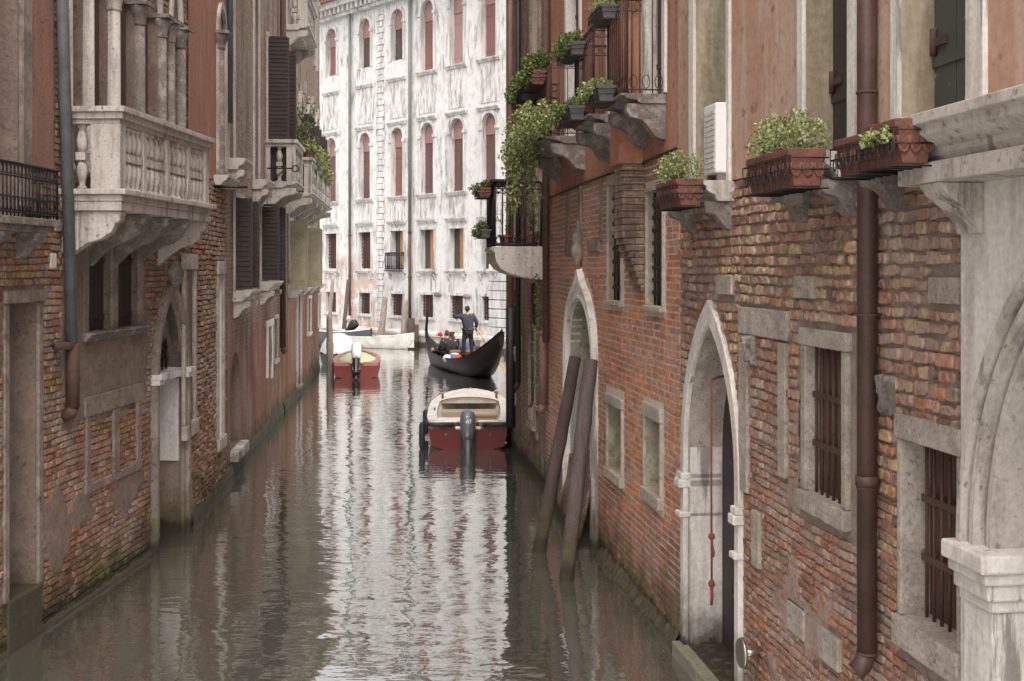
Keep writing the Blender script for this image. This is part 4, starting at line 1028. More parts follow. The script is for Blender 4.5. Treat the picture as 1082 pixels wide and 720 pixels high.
for i, hh in enumerate(nb):
    xs_ = [p[0] for p in hh]; zs_ = [p[1] for p in hh]; s = MB(); frame_rect(s, min(xs_), max(xs_), min(zs_), max(zs_), .12, -.01, .045, .2, .22); f = s.build('window_frame', M['stone_rough'], D2, bevel=.01)
    s = MB(); s.box(min(xs_), max(xs_), -.24, -.2, min(zs_), max(zs_)); s.box(min(xs_), max(xs_), -.19, -.05, min(zs_)+.9, min(zs_)+1.0); s.build('blocked_opening', M['render_low'], f)
mb = MB(); mb.box(y1, y0, -6.1, .4, HE+.001, HE+.12); mb.build('roof', M['tiles'], D2)
s = MB(); s.tube([(Y(19.0),.0,5.0),(Y(19.0),.55,5.0)], .02); s.build('iron_rod', M['iron'], D2)

# ================================================================== LEFT BANK, third house
W = Wall(a2, b2_, 25.0, True); Y = W.xY
D3 = W.root('brick_house', 'third left bank house, beige brick with dark open shutters and a short balustrade balcony', 'house')
y0, y1 = Y(20.256), Y(30.2); HG = 15.0
gd = arch(X(254), X(243.5), .45, 1.5, Z(249,372))
ho = [gd, rect(X(236.5)-.0, X(241)-.25, 5.5, 9.6), rect(Y(25.0), Y(24.2), 5.5, 9.6), rect(Y(28.3), Y(26.6), 5.62, 8.9), rect(Y(22.4), Y(21.4), Z(240,308), Z(240,205)), rect(Y(26.8), Y(25.4), Z(270,298), Z(270,215)), rect(X(292), X(289), Z(290,380), Z(290,337)), rect(Y(28.3), Y(26.8), 10.6, 13.2)]
ho[1] = rect(Y(21.3), Y(20.6), 5.6, 9.6)
mb = MB(); sheet(mb, rect(y1, y0, -.8, HG), ho, 0, .25); shell(mb, y1, y0, -.8, HG, 6); mb.build('wall', [M['brick_beige'], M['render_low']], D3)
mb = MB(); mb.box(y1, y0, -6.1, .4, HG+.001, HG+.12); mb.build('roof', M['tiles'], D3)
for i, hh in enumerate(ho):
    xs_ = [p[0] for p in hh]; zs_ = [p[1] for p in hh]; a, b, z0_, z1_ = min(xs_), max(xs_), min(zs_), max(zs_)
    s = MB()
    if i == 0:
        s.box(a, b, -.27, -.24, z0_, z1_); s.build('door_panel', M['shut_dark'], D3)
        s = MB(); s.box(a-.1, b+.05, -.1, .15, z0_-.2, z0_-.002); s.build('door_step', M['istria_pale'], D3, bevel=.02); continue
    frame_rect(s, a, b, z0_, z1_, .09, -.01, .04); f = s.build('window_frame', M['istria'], D3)
    s = MB(); s.box(a, b, -.23, -.2, z0_, z1_); s.build('pane', M['glass_dark'], f)
    if i in (1, 2, 4, 5):
        s = MB(); moulded(s, a-.15, b+.15, .34, z0_-.20, z0_); console(s, a-.1, a+.05, .3, z0_-.202, .3); console(s, b-.05, b+.1, .3, z0_-.202, .3); s.build('window_sill', M['istria'], f, bevel=.005)
    if i in (3, 4, 5):   # shutters standing open square to the wall
        wd = {3:.50, 4:.33, 5:.40}[i]
        for xx in (b, a-.04):
            s = MB(); s.box(xx, xx+.04, .03, wd, z0_+.03, z1_-.03)
            k = int((z1_-z0_)/.09)
            for q in range(k): s.box(xx+.04, xx+.052, .07, wd-.04, z0_+.08+q*.09, z0_+.13+q*.09)
            s.build('shutter', M['shut_dark'], f)
# stone strips, long pipe
s = MB()
for px in (281, 286): s.box(X(px), X(px+1.5), 0, .03, Z(px,400), Z(px,345))
s.box(X(280), X(288), 0, .035, Z(284,345), Z(284,338)); s.build('stone_strip', M['istria_pale'], D3)
pipe(299, 0, 368, .075, M['rust'], D3, .12, zt=13)
pipe(305, 60, 300, .03, M['istria'], D3, .10, zt=12, shoe=False)
pipe(243, -10, 130, .05, M['pipe_grey'], D3, .08, zt=14, shoe=False)
def stone_balcony(Wl, Yn, Yf, dep, zt, zs, parent, lab, nb_, nseg):
    lo, hi = srt(Wl.xY(Yn), Wl.xY(Yf)); s = MB(); moulded(s, lo-.04, hi+.04, dep+.05, zs-.14, zs)
    b = s.build('balcony', M['istria'], parent, bevel=.006); tag(b, lab)
    s = MB()
    for (z0_, z1_, e) in ((zt-.16,zt-.08,.0), (zt-.08,zt,.05)):
        s.box(lo-e, hi+e, dep-.16, dep+e, z0_, z1_); s.box(lo-e, lo+.16, 0, dep-.161, z0_, z1_); s.box(hi-.16, hi+e, 0, dep-.161, z0_, z1_)
    s.build('handrail', M['istria'], b, bevel=.006)
    s = MB()
    for k in range(nseg+1): xx = lo+(hi-lo-.2)*k/nseg; s.box(xx, xx+.2, dep-.2, dep-.01, zs, zt-.161)
    s.box(hi-.18, hi-.01, 0, .1, zs, zt-.161); s.build('pier', M['istria'], b)
    for k in range(nseg):
        a, c = lo+.2+(hi-lo-.2)*k/nseg, lo+(hi-lo-.2)*(k+1)/nseg
        for q in range(nb_): s = MB(); baluster(s, a+(c-a)*(q+.5)/nb_, dep-.09, zs, zt-.161, .07); s.build('baluster', M['istria'], b)
    s = MB(); baluster(s, hi-.09, dep*.45, zs, zt-.161, .075); s.build('baluster', M['istria'], b)
    for k in range(nseg+1):
        xx = lo+(hi-lo-.18)*k/nseg; s = MB(); console(s, xx, xx+.18, dep, zs-.142, .40); s.build('balcony_bracket', M['istria'], b, bevel=.006)
stone_balcony(W, 26.35, 28.4, .66, 6.56, 5.62, D3, 'short stone balustrade balcony', 4, 1)
t = W.thing('flag_holder', Y(26.2), .05, 5.9, 'thin iron rod with a ring end sticking out below the short left bank balcony', 'iron rod')
s = MB(); s.tube([(0,0,0),(0,.55,.0)], .018); s.tube([(0,0,-.4),(0,.4,0)], .015); s.tube([(.0,.62+.07*math.cos(a),.07*math.sin(a)) for a in [2*PI*u/10 for u in range(11)]], .015, 5); s.build('rod', M['iron'], t)

# ================================================================== LEFT BANK, last house
W = Wall(a2, b2_, 36.0, True); Y = W.xY
D4 = W.root('brick_house', 'last left bank house, red brick base, olive shutters and a long flowered balcony', 'house')
y0, y1 = Y(30.206), Y(43.4); HI = 17.0
ho = []
for k, Yd in enumerate((31.6, 34.6, 37.6, 40.6)):
    ho += [arch(Y(Yd+.9), Y(Yd), 5.75, 8.2, 8.8), arch(Y(Yd+.9), Y(Yd), 10.6, 13.0, 13.6), rect(Y(Yd+.8), Y(Yd), 3.1, 4.95)]
lw = [rect(X(327.5), X(324.5), 1.6, 2.7), rect(X(338), X(336), 1.6, 2.7), rect(X(317), X(313.5), .25, 3.0)]
mb = MB(); sheet(mb, rect(y1, y0, -.8, HI), ho+lw, 0, .25); shell(mb, y1, y0, -.8, HI, 6); mb.build('wall', [M['brick_beige'], M['render_low']], D4)
mb = MB(); mb.box(y1-.2, y0, -6.1, .5, HI+.001, HI+.12); mb.build('roof', M['tiles'], D4)
for k, hh in enumerate(ho):
    xs_ = [p[0] for p in hh]; zs_ = [p[1] for p in hh]; a, b, z0_, z1_ = min(xs_), max(xs_), min(zs_), max(zs_); s = MB()
    if k % 3 < 2:
        ring(s, arch(a-.14, b+.14, z0_, z1_-.6, z1_+.16), arch(a, b, z0_, z1_-.6, z1_), -.02, .10); s.box(a-.22, a-.02, .0, .16, z1_-.72, z1_-.58); s.box(b+.02, b+.22, 0, .16, z1_-.72, z1_-.58); s.box((a+b)/2-.09, (a+b)/2+.09, .02, .2, z1_+.05, z1_+.4)
    else: frame_rect(s, a, b, z0_, z1_, .09, -.01, .04)
    f = s.build('window_frame', M['istria'], D4)
    s = MB(); s.box(a, b, -.23, -.2, z0_, z1_); s.build('pane', M['glass_dark'], f)
    if k % 3 == 2:
        s = MB(); moulded(s, a-.15, b+.15, .3, z0_-.2, z0_); s.build('window_sill', M['istria'], f)
        for xx in ((b, a-.04) if k in (2, 8) else ()): s = MB(); s.box(xx, xx+.04, .03, .45, z0_, z1_); s.box(xx+.04, xx+.06, .04, .44, z0_+.25, z0_+.32); s.box(xx+.04, xx+.06, .04, .44, z1_-.35, z1_-.28); s.build('shutter', M['shut_olive'], f)
    elif k % 3 == 0 and k > 2:
        for xx in (b, a-.04): s = MB(); s.box(xx, xx+.04, .03, .42, z0_, z1_-.6); s.build('shutter', M['shut_dark'], f)
for i, hh in enumerate(lw):
    xs_ = [p[0] for p in hh]; zs_ = [p[1] for p in hh]; s = MB(); frame_rect(s, min(xs_), max(xs_), min(zs_), max(zs_), .1, -.01, .05); f = s.build('window_frame' if i < 2 else 'door_surround', M['istria_pale'], D4)
    s = MB(); s.box(min(xs_), max(xs_), -.23, -.2, min(zs_), max(zs_)); s.build('pane' if i < 2 else 'door_panel', M['glass_dark'] if i < 2 else M['render_grey'], f)
stone_balcony(W, 30.4, 33.4, .60, 10.85, 9.95, D4, 'short upper stone balcony near the top of the picture', 4, 1)
stone_balcony(W, 29.95, 38.0, .75, 6.50, 5.60, D4, 'long stone balustrade balcony planted with flowers', 5, 4)
s = MB(); moulded(s, Y(43.4), Y(33.0), .22, 2.98, 3.1); s.build('string_course', M['istria'], D4)
for k, (Yd, lb) in enumerate(((30.6,'leafy box at the near corner of the long left bank balcony rail'), (32.0,'second leafy box along the long left bank balcony rail'), (33.6,'third leafy box along the long left bank balcony rail'), (35.4,'furthest leafy box on the long left bank balcony rail'))):
    t = W.thing('window_box', Y(Yd), .68, 6.50, lb, 'flower box', 'flower boxes on the left bank balcony')
    s = MB(); s.prism([(-.08,0),(.08,0),(.11,.2),(-.11,.2)], -.4, .4, 'x'); s.build('trough', M['terracotta'], t)
    s = MB()
    for _ in range(7): s.leaves((random.uniform(-.5,.5), random.uniform(-.1,.15), random.uniform(.15,.42)), (.2,.18,.16), 90, .08)
    for _ in range(3): s.leaves((random.uniform(-.5,.5), .15, random.uniform(-.25,.1)), (.2,.12,.16), 60, .08)
    s.build('foliage', [M['leaf_light']], t)
t = W.thing('potted_shrub', Y(30.7), .4, 5.62, 'tall loose potted shrub rising behind the near corner of the long balcony', 'shrub')
s = MB(); s.lathe([(.13,0),(.18,.3),(.2,.3),(.2,.36)], (0,0,0), 12, 0, False); s.build('pot', M['terracotta'], t)
s = MB(); br = []
for _ in range(14): 
    e = Vector((random.uniform(-.5,.5), random.uniform(-.3,.4), random.uniform(1.2,2.3))); br.append(e); s.tube([(0,0,.3),(e.x*.4,e.y*.4,e.z*.6),e], [.02,.014,.006], 5)
s.build('stem', M['wood_pole'], t)
s = MB()
for e in br: s.leaves(e, (.2,.2,.24), 30, .10); s.leaves((e.x*.6,e.y*.6,e.z*.78), (.16,.16,.2), 16, .09)
s.build('foliage', [M['leaf']], t)
# footing all along
for (Wd, ya, yb, par) in ((Wall(a2,b2_,18.3,True),16.95,20.25,D2), (Wall(a2,b2_,25.0,True),20.26,30.2,D3), (Wall(a2,b2_,36.0,True),30.21,43.3,D4)):
    s = MB(); n = 60; xa, xb = Wd.xY(yb), Wd.xY(ya); vs = []
    for k in range(n+1):
        x = xa+(xb-xa)*k/n; w = .045+.03*fn(x,0,2,1)+.02*random.random(); vs += [(x,.005,.24+.06*fn(x,3,2)),(x,w*.7,.18),(x,w,.06),(x,w*1.05,-.3)]
    s.add(vs, [(k*4+q, k*4+q+1, k*4+q+5, k*4+q+4)[::-1] for k in range(n) for q in range(3)], 0)
    s.build('footing', M['moss_stone'], par)
# ================================================================== FAR WHITE PALACE
W = Wall(42.6, -.833, 57.0); Y = W.xY
Pz = W.root('palace', 'white stuccoed palace closing the canal, rows of arched windows with dusty red shutters', 'palace')
cols = [350.5, 386, 420, 451.8, 483, 517]
x_r, x_l = Y(50.75), Y(72)
wins = []
def hw(i, n): return n
extra = [(-1, None)]
xc = [X(c) for c in cols]
xc_all = xc+[xc[0]+3.6, xc[0]+7.2]      # two bays hidden behind the left bank
pw = .50
holes = []; specs = []
for i, c in enumerate(xc_all):
    short = i < 3 or i > 5
    a, b = c-pw, c+pw
    specs.append(('top', i, arch(a, b, 13.85 if short else 13.0, 15.85, 16.35, 8)))
    specs.append(('mid', i, arch(a, b, 7.2, 10.05, 10.55, 8)))
    specs.append(('rect', i, rect(a-.04, b+.04, 3.65, 5.5)))
    specs.append(('low', i, rect(a, b, 1.36, 2.42)))
holes = [s_[2] for s_ in specs]
HP = 17.5
mb = MB(); sheet(mb, rect(x_r, x_l, -1, HP), holes, 0, .30); shell(mb, x_r, x_l, -1, HP, 9)
mb.build('wall', [M['stucco'], M['stucco_trim']], Pz)
for kind, i, hh in specs:
    xs_ = [p[0] for p in hh]; zs_ = [p[1] for p in hh]; a, b, z0_, z1_ = min(xs_), max(xs_), min(zs_), max(zs_); w = .17
    s = MB()
    if kind in ('top', 'mid'):
        spn = z1_-.5
        ring(s, arch(a-w, b+w, z0_, spn, z1_+w, 8), arch(a, b, z0_, spn, z1_, 8), -.01, .06)
        for q in (a-w-.05, b-.02): s.box(q, q+w+.07, 0, .11, spn-.22, spn-.08)
    else: frame_rect(s, a, b, z0_, z1_, .13, -.01, .05, .13, .13)
    f = s.build('window_frame', M['stucco_trim'], Pz)
    s = MB()
    if kind == 'top' or kind == 'mid':
        boards(s, a, b, z0_, z1_-.95, -.27, -.23, 2); s.build('shutter', M['shut_brown' if i in (1,2) else 'shut_pink' if i != 4 else 'shut_pinkpale'] if kind == 'top' else M['shut_mauve' if i != 2 else 'shut_pink'], f)
        s = MB(); s.box(a, b, -.25, -.2, z1_-.945, z1_); [s.box(a, b, -.2, -.19, z1_-.92+.1*q, z1_-.9+.1*q) for q in range(9)]; s.build('shutter_head', M['shut_pinkpale'], f)
    elif kind == 'rect':
        if i in (2, 3, 4, 5):
            s.box(a, b, -.28, -.26, z0_, z1_); s.build('pane', M['glass_dark'], f)
            s = MB(); boards(s, a, (a+b)/2+.02, z0_, z1_, -.22, -.18, 2); s.build('shutter', M['wood_orange'], f)
        else:
            s.box(a, b, -.28, -.26, z0_, z1_); s.build('pane', M['glass_red'], f); s = MB(); bars(s, a, b, z0_, z1_, -.14, 5, 9, .02); s.build('window_bars', M['rust'], f)
    else:
        s.box(a, b, -.28, -.26, z0_, z1_); s.build('pane', M['glass_red'], f); s = MB(); bars(s, a, b, z0_, z1_, -.10, 5, 6, .022); s.build('window_bars', M['rust'], f)
for i, c in enumerate(xc_all):
    for (zz, e) in ((13.0, .55), (10.85, .5), (7.2, .45), (6.0, .5), (3.58, .42)):
        s = MB(); moulded(s, c-pw-.28, c+pw+.28, .16, zz-.17, zz-.005); s.build('sill', M['stucco_trim'], Pz)
    s = MB(); s.box(c-pw-.12, c+pw+.12, .002, .03, 11.02, 12.83); s.box(c-pw-.12, c+pw+.12, .002, .03, 6.02, 6.95); s.build('stained_panel', M['panel'], Pz)
    s = MB()
    for q in (c-pw-.15, c+pw+.03): console(s, q, q+.12, .14, 3.41, .3)
    s.build('sill_bracket', M['stucco_trim'], Pz)
# small iron balcony in the third bay
c = xc[2]; s = MB(); rail(s, [(c-.62,.03),(c-.62,.30),(c+.62,.30),(c+.62,.03)], 3.60, 4.42, .13, .018, 0, True); s.box(c-.65, c+.65, .17, .33, 3.52, 3.578); s.build('window_railing', M['iron'], Pz)
# quoin pilaster, rusticated corner, plinth, eaves
s = MB(); xq = X(402.5); z = .7; k = 0
while z < 16.4:
    e = .10 if k % 2 else 0; s.box(xq-.22-e, xq+.22+e, .002, .07+.01*(k % 2), z, z+.27); z += .30; k += 1
s.build('quoin_pilaster', M['stucco_trim'], Pz, bevel=.02)
s = MB(); z = .7; k = 0; xq = X(517.5)
while z < 4.8: s.box(x_r-.02, X(524)-.0, .002, .10+.006*(k % 2), z, z+.36); s.box(X(524)+.02, xq, .002, .07, z, z+.36); z += .40; k += 1
s.build('rusticated_corner', M['stucco_trim'], Pz, bevel=.025)
s = MB(); s.prism([(0,.70),(.10,.70),(.16,.62),(.22,.60),(.22,.48),(.12,.44),(.12,-.5),(0,-.5)], x_r-.02, x_l, 'x'); s.build('plinth', M['stucco'], Pz)
s = MB(); s.box(x_r-.5, x_l, .0, .30, 16.75, 16.9); s.box(x_r-.5, x_l, 0, .65, 17.2, 17.5); k = 0; x = x_r
while x < x_l: s.box(x, x+.18, 0, .5, 16.9, 17.2); x += .42
s.build('cornice', M['stucco_trim'], Pz)
s = MB(); s.prism([(.95,17.5),(.95,17.6),(-3.5,19.6),(-9,17.6),(-9,17.5)], x_r-.5, x_l, 'x')
x = x_r-.4
while x < x_l: s.tube([(x,1.0,17.63),(x,-3.5,19.66)], .10, 8); x += .3
s.build('roof', M['tiles'], Pz)
for px, m_, r in ((369.5,'pipe_green',.07), (433,'pipe_green',.08)):
    x = X(px,.15); s = MB(); s.tube([(x,.15,5.4),(x,.15,16.9)], r, 10); pp = s.build('drainpipe', M[m_], Pz)
    s = MB(); s.tube([(x,.15,.9),(x,.15,5.4)], r*.95, 10); [s.tube([(x,.15,zz),(x,.15,zz+.08)], r*1.25, 10) for zz in (1.5,3.2,5.35)]; s.build('drainpipe', M['rust'], Pz)
s = MB(); s.ellip((X(463.5), .06, 3.0-.9+.35), (.3,.06,.12)); s.ellip((X(494), .06, 2.4), (.3,.06,.12)); s.build('stone_boss', M['stone_dirty'], Pz)

# ================================================================== WATER
s = MB(); s.add([(-300,-60,0),(300,-60,0),(300,500,0),(-300,500,0)], [(0,1,2,3)]); wtr = s.build('water', M['water']); tag(wtr, 'murky green canal water', kind='structure')
s = MB(); s.add([(-300,-60,-1.2),(300,-60,-1.2),(300,500,-1.2),(-300,500,-1.2)], [(0,1,2,3)]); tag(s.build('canal_bed', M['moss_stone']), 'canal bed', kind='structure')
# ================================================================== MOORING POLES
def pole(label, base, top, r0, r1, m_, group='wooden mooring posts'):
    t = bpy.data.objects.new('x', None); bpy.data.objects.remove(t)
    b, tp = Vector(base), Vector(top); d = (tp-b); n = 14; s = MB()
    pts = [Vector((0,0,0))-d*(.6/max(.5,d.z))]+[d*k/n+Vector((random.uniform(-.006,.006), random.uniform(-.006,.006), 0)) for k in range(n+1)]
    rs = [r0]+[(r0+(r1-r0)*k/n)*random.uniform(.95,1.05) for k in range(n+1)]
    rs[-1] *= .93; pts.append(pts[-1]+d.normalized()*.015); rs.append(rs[-1]*.7)
    s.tube(pts, rs, 16, 0, True, .035)
    o = s.build('mooring_post', M[m_], None); o.location = b; tag(o, label, 'post', group); return o
def wp(px, py, Yd): return ((px-CX)/F*Yd, Yd, CH+(HY-py)/F*Yd)
pole('dark leaning mooring post in front of the pointed doorway, left one of the crossed pair', wp(569.5,583,15.42), wp(608,378,15.5), .088, .083, 'wood_pole_dark')
pole('grey leaning mooring post in front of the pointed doorway, right one of the pair', wp(598,613,14.0), wp(624,381,14.35), .088, .09, 'wood_pole')
pole('upright grey mooring post beside the red boat with the lime cover', wp(349,398,40.2), wp(348,334,40.2), .13, .10, 'wood_pale')
pole('slim pale post behind the grey boat, leaning right at its top', wp(346.5,360,57), wp(351.5,296,57.5), .11, .09, 'wood_pale')
pole('thin brown post leaning against the palace left of the white boat', wp(362.5,360,58), wp(368,296,58.8), .12, .09, 'wood_pole')
pole('thick pale post leaning behind the stern of the white boat', wp(402,362,57.2), wp(407,314,57.6), .17, .13, 'wood_pale')
pole('thick pale upright post behind the bow of the white boat', wp(426.5,364,56.2), wp(428,317,56.4), .17, .14, 'wood_pale')
s = MB(); s.tube([(0,0,0),(0,0,1.0)], [.16,.14], 10); s.ellip((0,0,1.15), (.15,.15,.2)); o = s.build('mooring_post', M['istria']); o.location = (wp(368.5,361,58.3)[0], 58.3, 0); tag(o, 'short white post with a rounded head beside the white boat stern', 'post')
s = MB(); s.tube([(0,0,-.3),(0,0,1.3)], .18, 10); s.tube([(.2,.1,-.3),(.2,.1,1.0)], .15, 10); o = s.build('mooring_post', M['wood_pole_dark']); o.location = (wp(434.5,366,56.0)[0], 56.0, 0); tag(o, 'dark stubby post cluster at the foot of the palace drainpipe', 'post')

# ================================================================== BOATS
def hull(L, stations, mats, name, parent, close_stern=True, t=.05, deck_from=None):
    """stations: (x 0..L, gunwale half beam, gunwale z, chine half beam, chine z, keel z)"""
    s = MB(); rows = []
    for (x, hb, gz_, cb, cz_, kz) in stations:
        P = [(hb,gz_),(hb*.55+cb*.45+.02,(gz_+cz_)/2),(cb,cz_),(cb*.5,(cz_+kz)/2-.01),(0,kz)]
        full = [(x, y, z) for y, z in P]+[(x, -y, z) for y, z in P[:-1][::-1]]; rows.append(full)
    n = len(rows[0]); vs = [p for r in rows for p in r]
    fs = [(i*n+k, i*n+k+1, (i+1)*n+k+1, (i+1)*n+k)[::-1] for i in range(len(rows)-1) for k in range(n-1)]
    s.add(vs, fs, 0, True)
    if close_stern: s.add(rows[0], [tuple(range(n))], 0)
    return s
def inner_shell(stations, t, floor, mi=0):
    s = MB(); rows = []
    for (x, hb, gz_, cb, cz_, kz) in stations:
        x = x+.07 if x < .01 else x; h2 = max(.01, hb-t); c2 = max(.008, min(cb, hb)-t); rows.append([(x,h2,gz_),(x,c2,max(floor,cz_)),(x,0,floor),(x,-c2,max(floor,cz_)),(x,-h2,gz_)])
    n = 5; vs = [p for r in rows for p in r]
    s.add(vs, [(i*n+k, i*n+k+1, (i+1)*n+k+1, (i+1)*n+k) for i in range(len(rows)-1) for k in range(n-1)], mi, False)
    s.add(rows[0], [tuple(range(n))[::-1]], mi)
    return s
def gunwale(stations, w, h, mi=0, inset=0):
    s = MB(); n = len(stations); vs = []
    for (x, hb, gz_, *_r) in stations:
        for sg in (1, -1):
            ho_, hi_ = max(0,hb+.015), max(0,hb-w); vs += [(x,sg*ho_,gz_-h*.5),(x,sg*ho_,gz_+h),(x,sg*hi_,gz_+h),(x,sg*hi_,gz_-h*.5)]
    fs = []
    for i in range(n-1):
        for g in (0, 4):
            for k in range(4): a, b = i*8+g+k, i*8+g+(k+1)%4; fs.append((a,b,b+8,a+8))
    s.add(vs, fs, mi, False); return s
def outboard(parent, x, z, tilt=0, sc=1, cowl='motor_grey', leg='motor_grey', number=None):
    e = bpy.data.objects.new('outboard_motor', None); COL.objects.link(e); e.parent = parent; e.location = (x,0,z); e.rotation_euler = (0,-tilt,0); e.scale = (sc,sc,sc)
    s = MB(); secs = [(-.02,.13,.09,-.16),(.0,.17,.12,-.17),(.12,.21,.145,-.19),(.30,.225,.15,-.20),(.42,.215,.145,-.19),(.50,.18,.12,-.17),(.535,.10,.07,-.15)]
    vs = []; seg = 20
    for (zz, lx, ly, cx_) in secs:
        for k in range(seg):
            a = 2*PI*k/seg; c_, s_ = math.cos(a), math.sin(a); vs.append((cx_+lx*math.copysign(abs(c_)**.6,c_), ly*math.copysign(abs(s_)**.6,s_), zz))
    s.add(vs, [(i*seg+k, i*seg+(k+1)%seg, (i+1)*seg+(k+1)%seg, (i+1)*seg+k) for i in range(len(secs)-1) for k in range(seg)]+[tuple(range(seg-1,-1,-1)), tuple(range((len(secs)-1)*seg, len(secs)*seg))], 0, True)
    s.box(-.385,-.375,-.06,.06,.44,.47); s.build('cowl', M[cowl], e)
    s = MB(); s.tube([(-.18,0,0),(-.18,0,-.12),(-.18,0,-.30),(-.19,0,-.45),(-.2,0,-.7)], [.12,.09,.05,.028,.02], 12); s.prism([(-.30,-.03),(-.05,-.03),(-.08,-.35),(-.13,-.75),(-.22,-.75),(-.28,-.35)], -.035, .035, 'y'); s.box(-.40,-.10,-.11,.11,-.62,-.60); s.tube([(-.34,0,-.80),(-.02,0,-.80)], [.035,.05], 10); s.prism([(-.22,-.74),(-.12,-.74),(-.12,-1.0),(-.20,-.92)], -.012, .012, 'y')
    for k in range(3): a = 2*PI*k/3; s.add([(-.36,.03*math.cos(a),-.80+.03*math.sin(a)),(-.34,.13*math.cos(a+.3),-.80+.13*math.sin(a+.3)),(-.37,.13*math.cos(a-.3),-.80+.13*math.sin(a-.3))], [(0,1,2),(2,1,0)])
    s.build('leg', M[leg], e, bevel=.012)
    s = MB(); s.box(-.06,.06,-.13,.13,-.32,-.02); s.box(.0,.10,-.10,.10,-.05,.03); s.build('bracket', M['motor_black'], e, bevel=.01)
    if number:
        cu = bpy.data.curves.new('number', 'FONT'); cu.body = number; cu.size = .12; cu.extrude = .003; cu.align_x = 'CENTER'; cu.shear = .2
        tmp = bpy.data.objects.new('tmp', cu); COL.objects.link(tmp); bpy.context.view_layer.update()
        me = bpy.data.meshes.new_from_object(tmp.evaluated_get(bpy.context.evaluated_depsgraph_get())); bpy.data.objects.remove(tmp)
        me.materials.clear(); me.materials.append(M['white_plastic']); o = bpy.data.objects.new('number', me); COL.objects.link(o); o.parent = e
        o.matrix_local = Matrix.Translation((-.425,0,.30)) @ Matrix(((0,0,-1,0),(-1,0,0,0),(0,1,0,0),(0,0,0,1)))
    return e
def boat_root(name, px, Yd, heading, label, cat, group=None):
    return empty(name, ((px-CX)/F*Yd, Yd, 0), heading, label, cat, group)
# -- dark red motorboat, seen from astern. local +x = bow
mbt = boat_root('motorboat', 494.5, 24.1, math.radians(91.5), 'dark red motorboat with cream interior and a grey 40 outboard, moored against the right bank', 'motorboat', 'moored motorboats')
st = [(0,.80,.55,.74,.06,-.10),(.9,.86,.56,.80,.05,-.12),(2.0,.88,.58,.78,.06,-.12),(3.0,.86,.62,.66,.10,-.10),(3.8,.70,.67,.42,.18,-.05),(4.3,.44,.71,.20,.30,.05),(4.55,.14,.74,.04,.45,.25)]
hull(4.6, st, None, 'hull', mbt).build('hull', [M['hull_red']], mbt)
inner_shell(st, .20, .14).build('cockpit', [M['cream']], mbt)
g = gunwale(st, .19, .035); g.build('side_deck', [M['cream']], mbt, bevel=.01)
s = MB(); # foredeck dome
rows = []
for (x, hb, gz_) in ((2.95,.66,.60),(3.1,.66,.64),(3.4,.62,.67),(3.8,.52,.69),(4.25,.34,.715),(4.55,.10,.74)):
    rows.append([(x, hb*math.cos(a), gz_+.12*math.sin(a)*min(1, hb*1.6)) for a in [PI*k/10 for k in range(11)]])
s.add([p for r in rows for p in r], [(i*11+k, i*11+k+1, (i+1)*11+k+1, (i+1)*11+k) for i in range(len(rows)-1) for k in range(10)], 0, True); s.add(rows[0], [tuple(range(11))], 0)
s.build('foredeck', [M['cream']], mbt)
s = MB(); s.tube([(2.92, .69*math.cos(a), .60+.14*math.sin(a)) for a in [PI*k/12 for k in range(13)]], .014, 6); s.build('deck_trim', M['gondola_wood'], mbt)
s = MB(); s.box(2.3,2.7,-.62,-.02,.15,.50); s.box(2.3,2.7,.02,.62,.15,.50); s.build('bench', M['tan'], mbt, bevel=.03)
s = MB(); s.box(.0,.10,.20,.80,.40,.585); s.box(.0,.10,-.80,-.20,.40,.585); s.box(-.012,.10,-.26,.26,.40,.47); s.build('transom_cap', M['cream'], mbt, bevel=.02)
s = MB(); 
for sg in (1,-1): s.tube([(-.03,sg*.30,.50),(-.04,sg*.62,.50),(-.03,sg*.86,.53),(.25,sg*.87,.55)], .035, 8)
s.build('rub_rail', M['rubber'], mbt)
s = MB(); [s.tube([(-.012,sg*.45,.30),(.0,sg*.45,.30)], .02, 8) for sg in (1,-1)]; s.build('drain', M['chrome'], mbt)
outboard(mbt, -.05, .27, 0, 1.05, 'motor_grey', 'motor_grey', '40')
for (x, sg, zz) in ((.1,1,.28), (.25,-1,.28), (1.7,1,.35), (1.9,-1,.35)):
    s = MB(); s.tube([(x,sg*.94,zz-.28),(x,sg*.94,zz-.22),(x,sg*.94,zz+.20),(x,sg*.94,zz+.26)], [.04,.062,.062,.03], 10); s.tube([(x,sg*.94,zz+.24),(x,sg*.86,.60)], .01, 5); s.build('fender', M['rubber'], mbt)
s = MB(); s.tube([(3.2,.62,.67),(3.2,.62,.80)], .03, 8); s.tube([(3.2,-.62,.67),(3.2,-.62,.80)], .03, 8); s.build('bollard', M['gondola_wood'], mbt)
def on_boat(b, name, x, y, z, label, cat, group=None):
    h = b.rotation_euler.z; q = b.location+Vector((x*math.cos(h)-y*math.sin(h), x*math.sin(h)+y*math.cos(h), z)); return empty(name, q, h, label, cat, group)
t = on_boat(mbt, 'storage_box', 1.45, -.34, .142, 'tan storage box with a lid on the right side inside the dark red motorboat', 'box'); s = MB(); s.box(-.22,.22,-.26,.26,0,.36); bd = s.build('box_body', M['tan'], t, bevel=.02); s = MB(); s.box(-.24,.24,-.28,.28,.36,.43); s.build('lid', M['tan'], t, bevel=.02); s = MB(); s.box(-.235,-.22,-.07,.07,.22,.26); s.build('latch', M['motor_black'], t)
t = on_boat(mbt, 'cool_box', 1.0, .42, .142, 'blue grey cool box with a white lid inside the dark red motorboat', 'cool box'); s = MB(); s.box(-.2,.2,-.24,.24,0,.28); s.build('box_body', M['boat_grey'], t, bevel=.02); s = MB(); s.box(-.21,.21,-.25,.25,.28,.36); s.build('lid', M['white_paint'], t, bevel=.02)
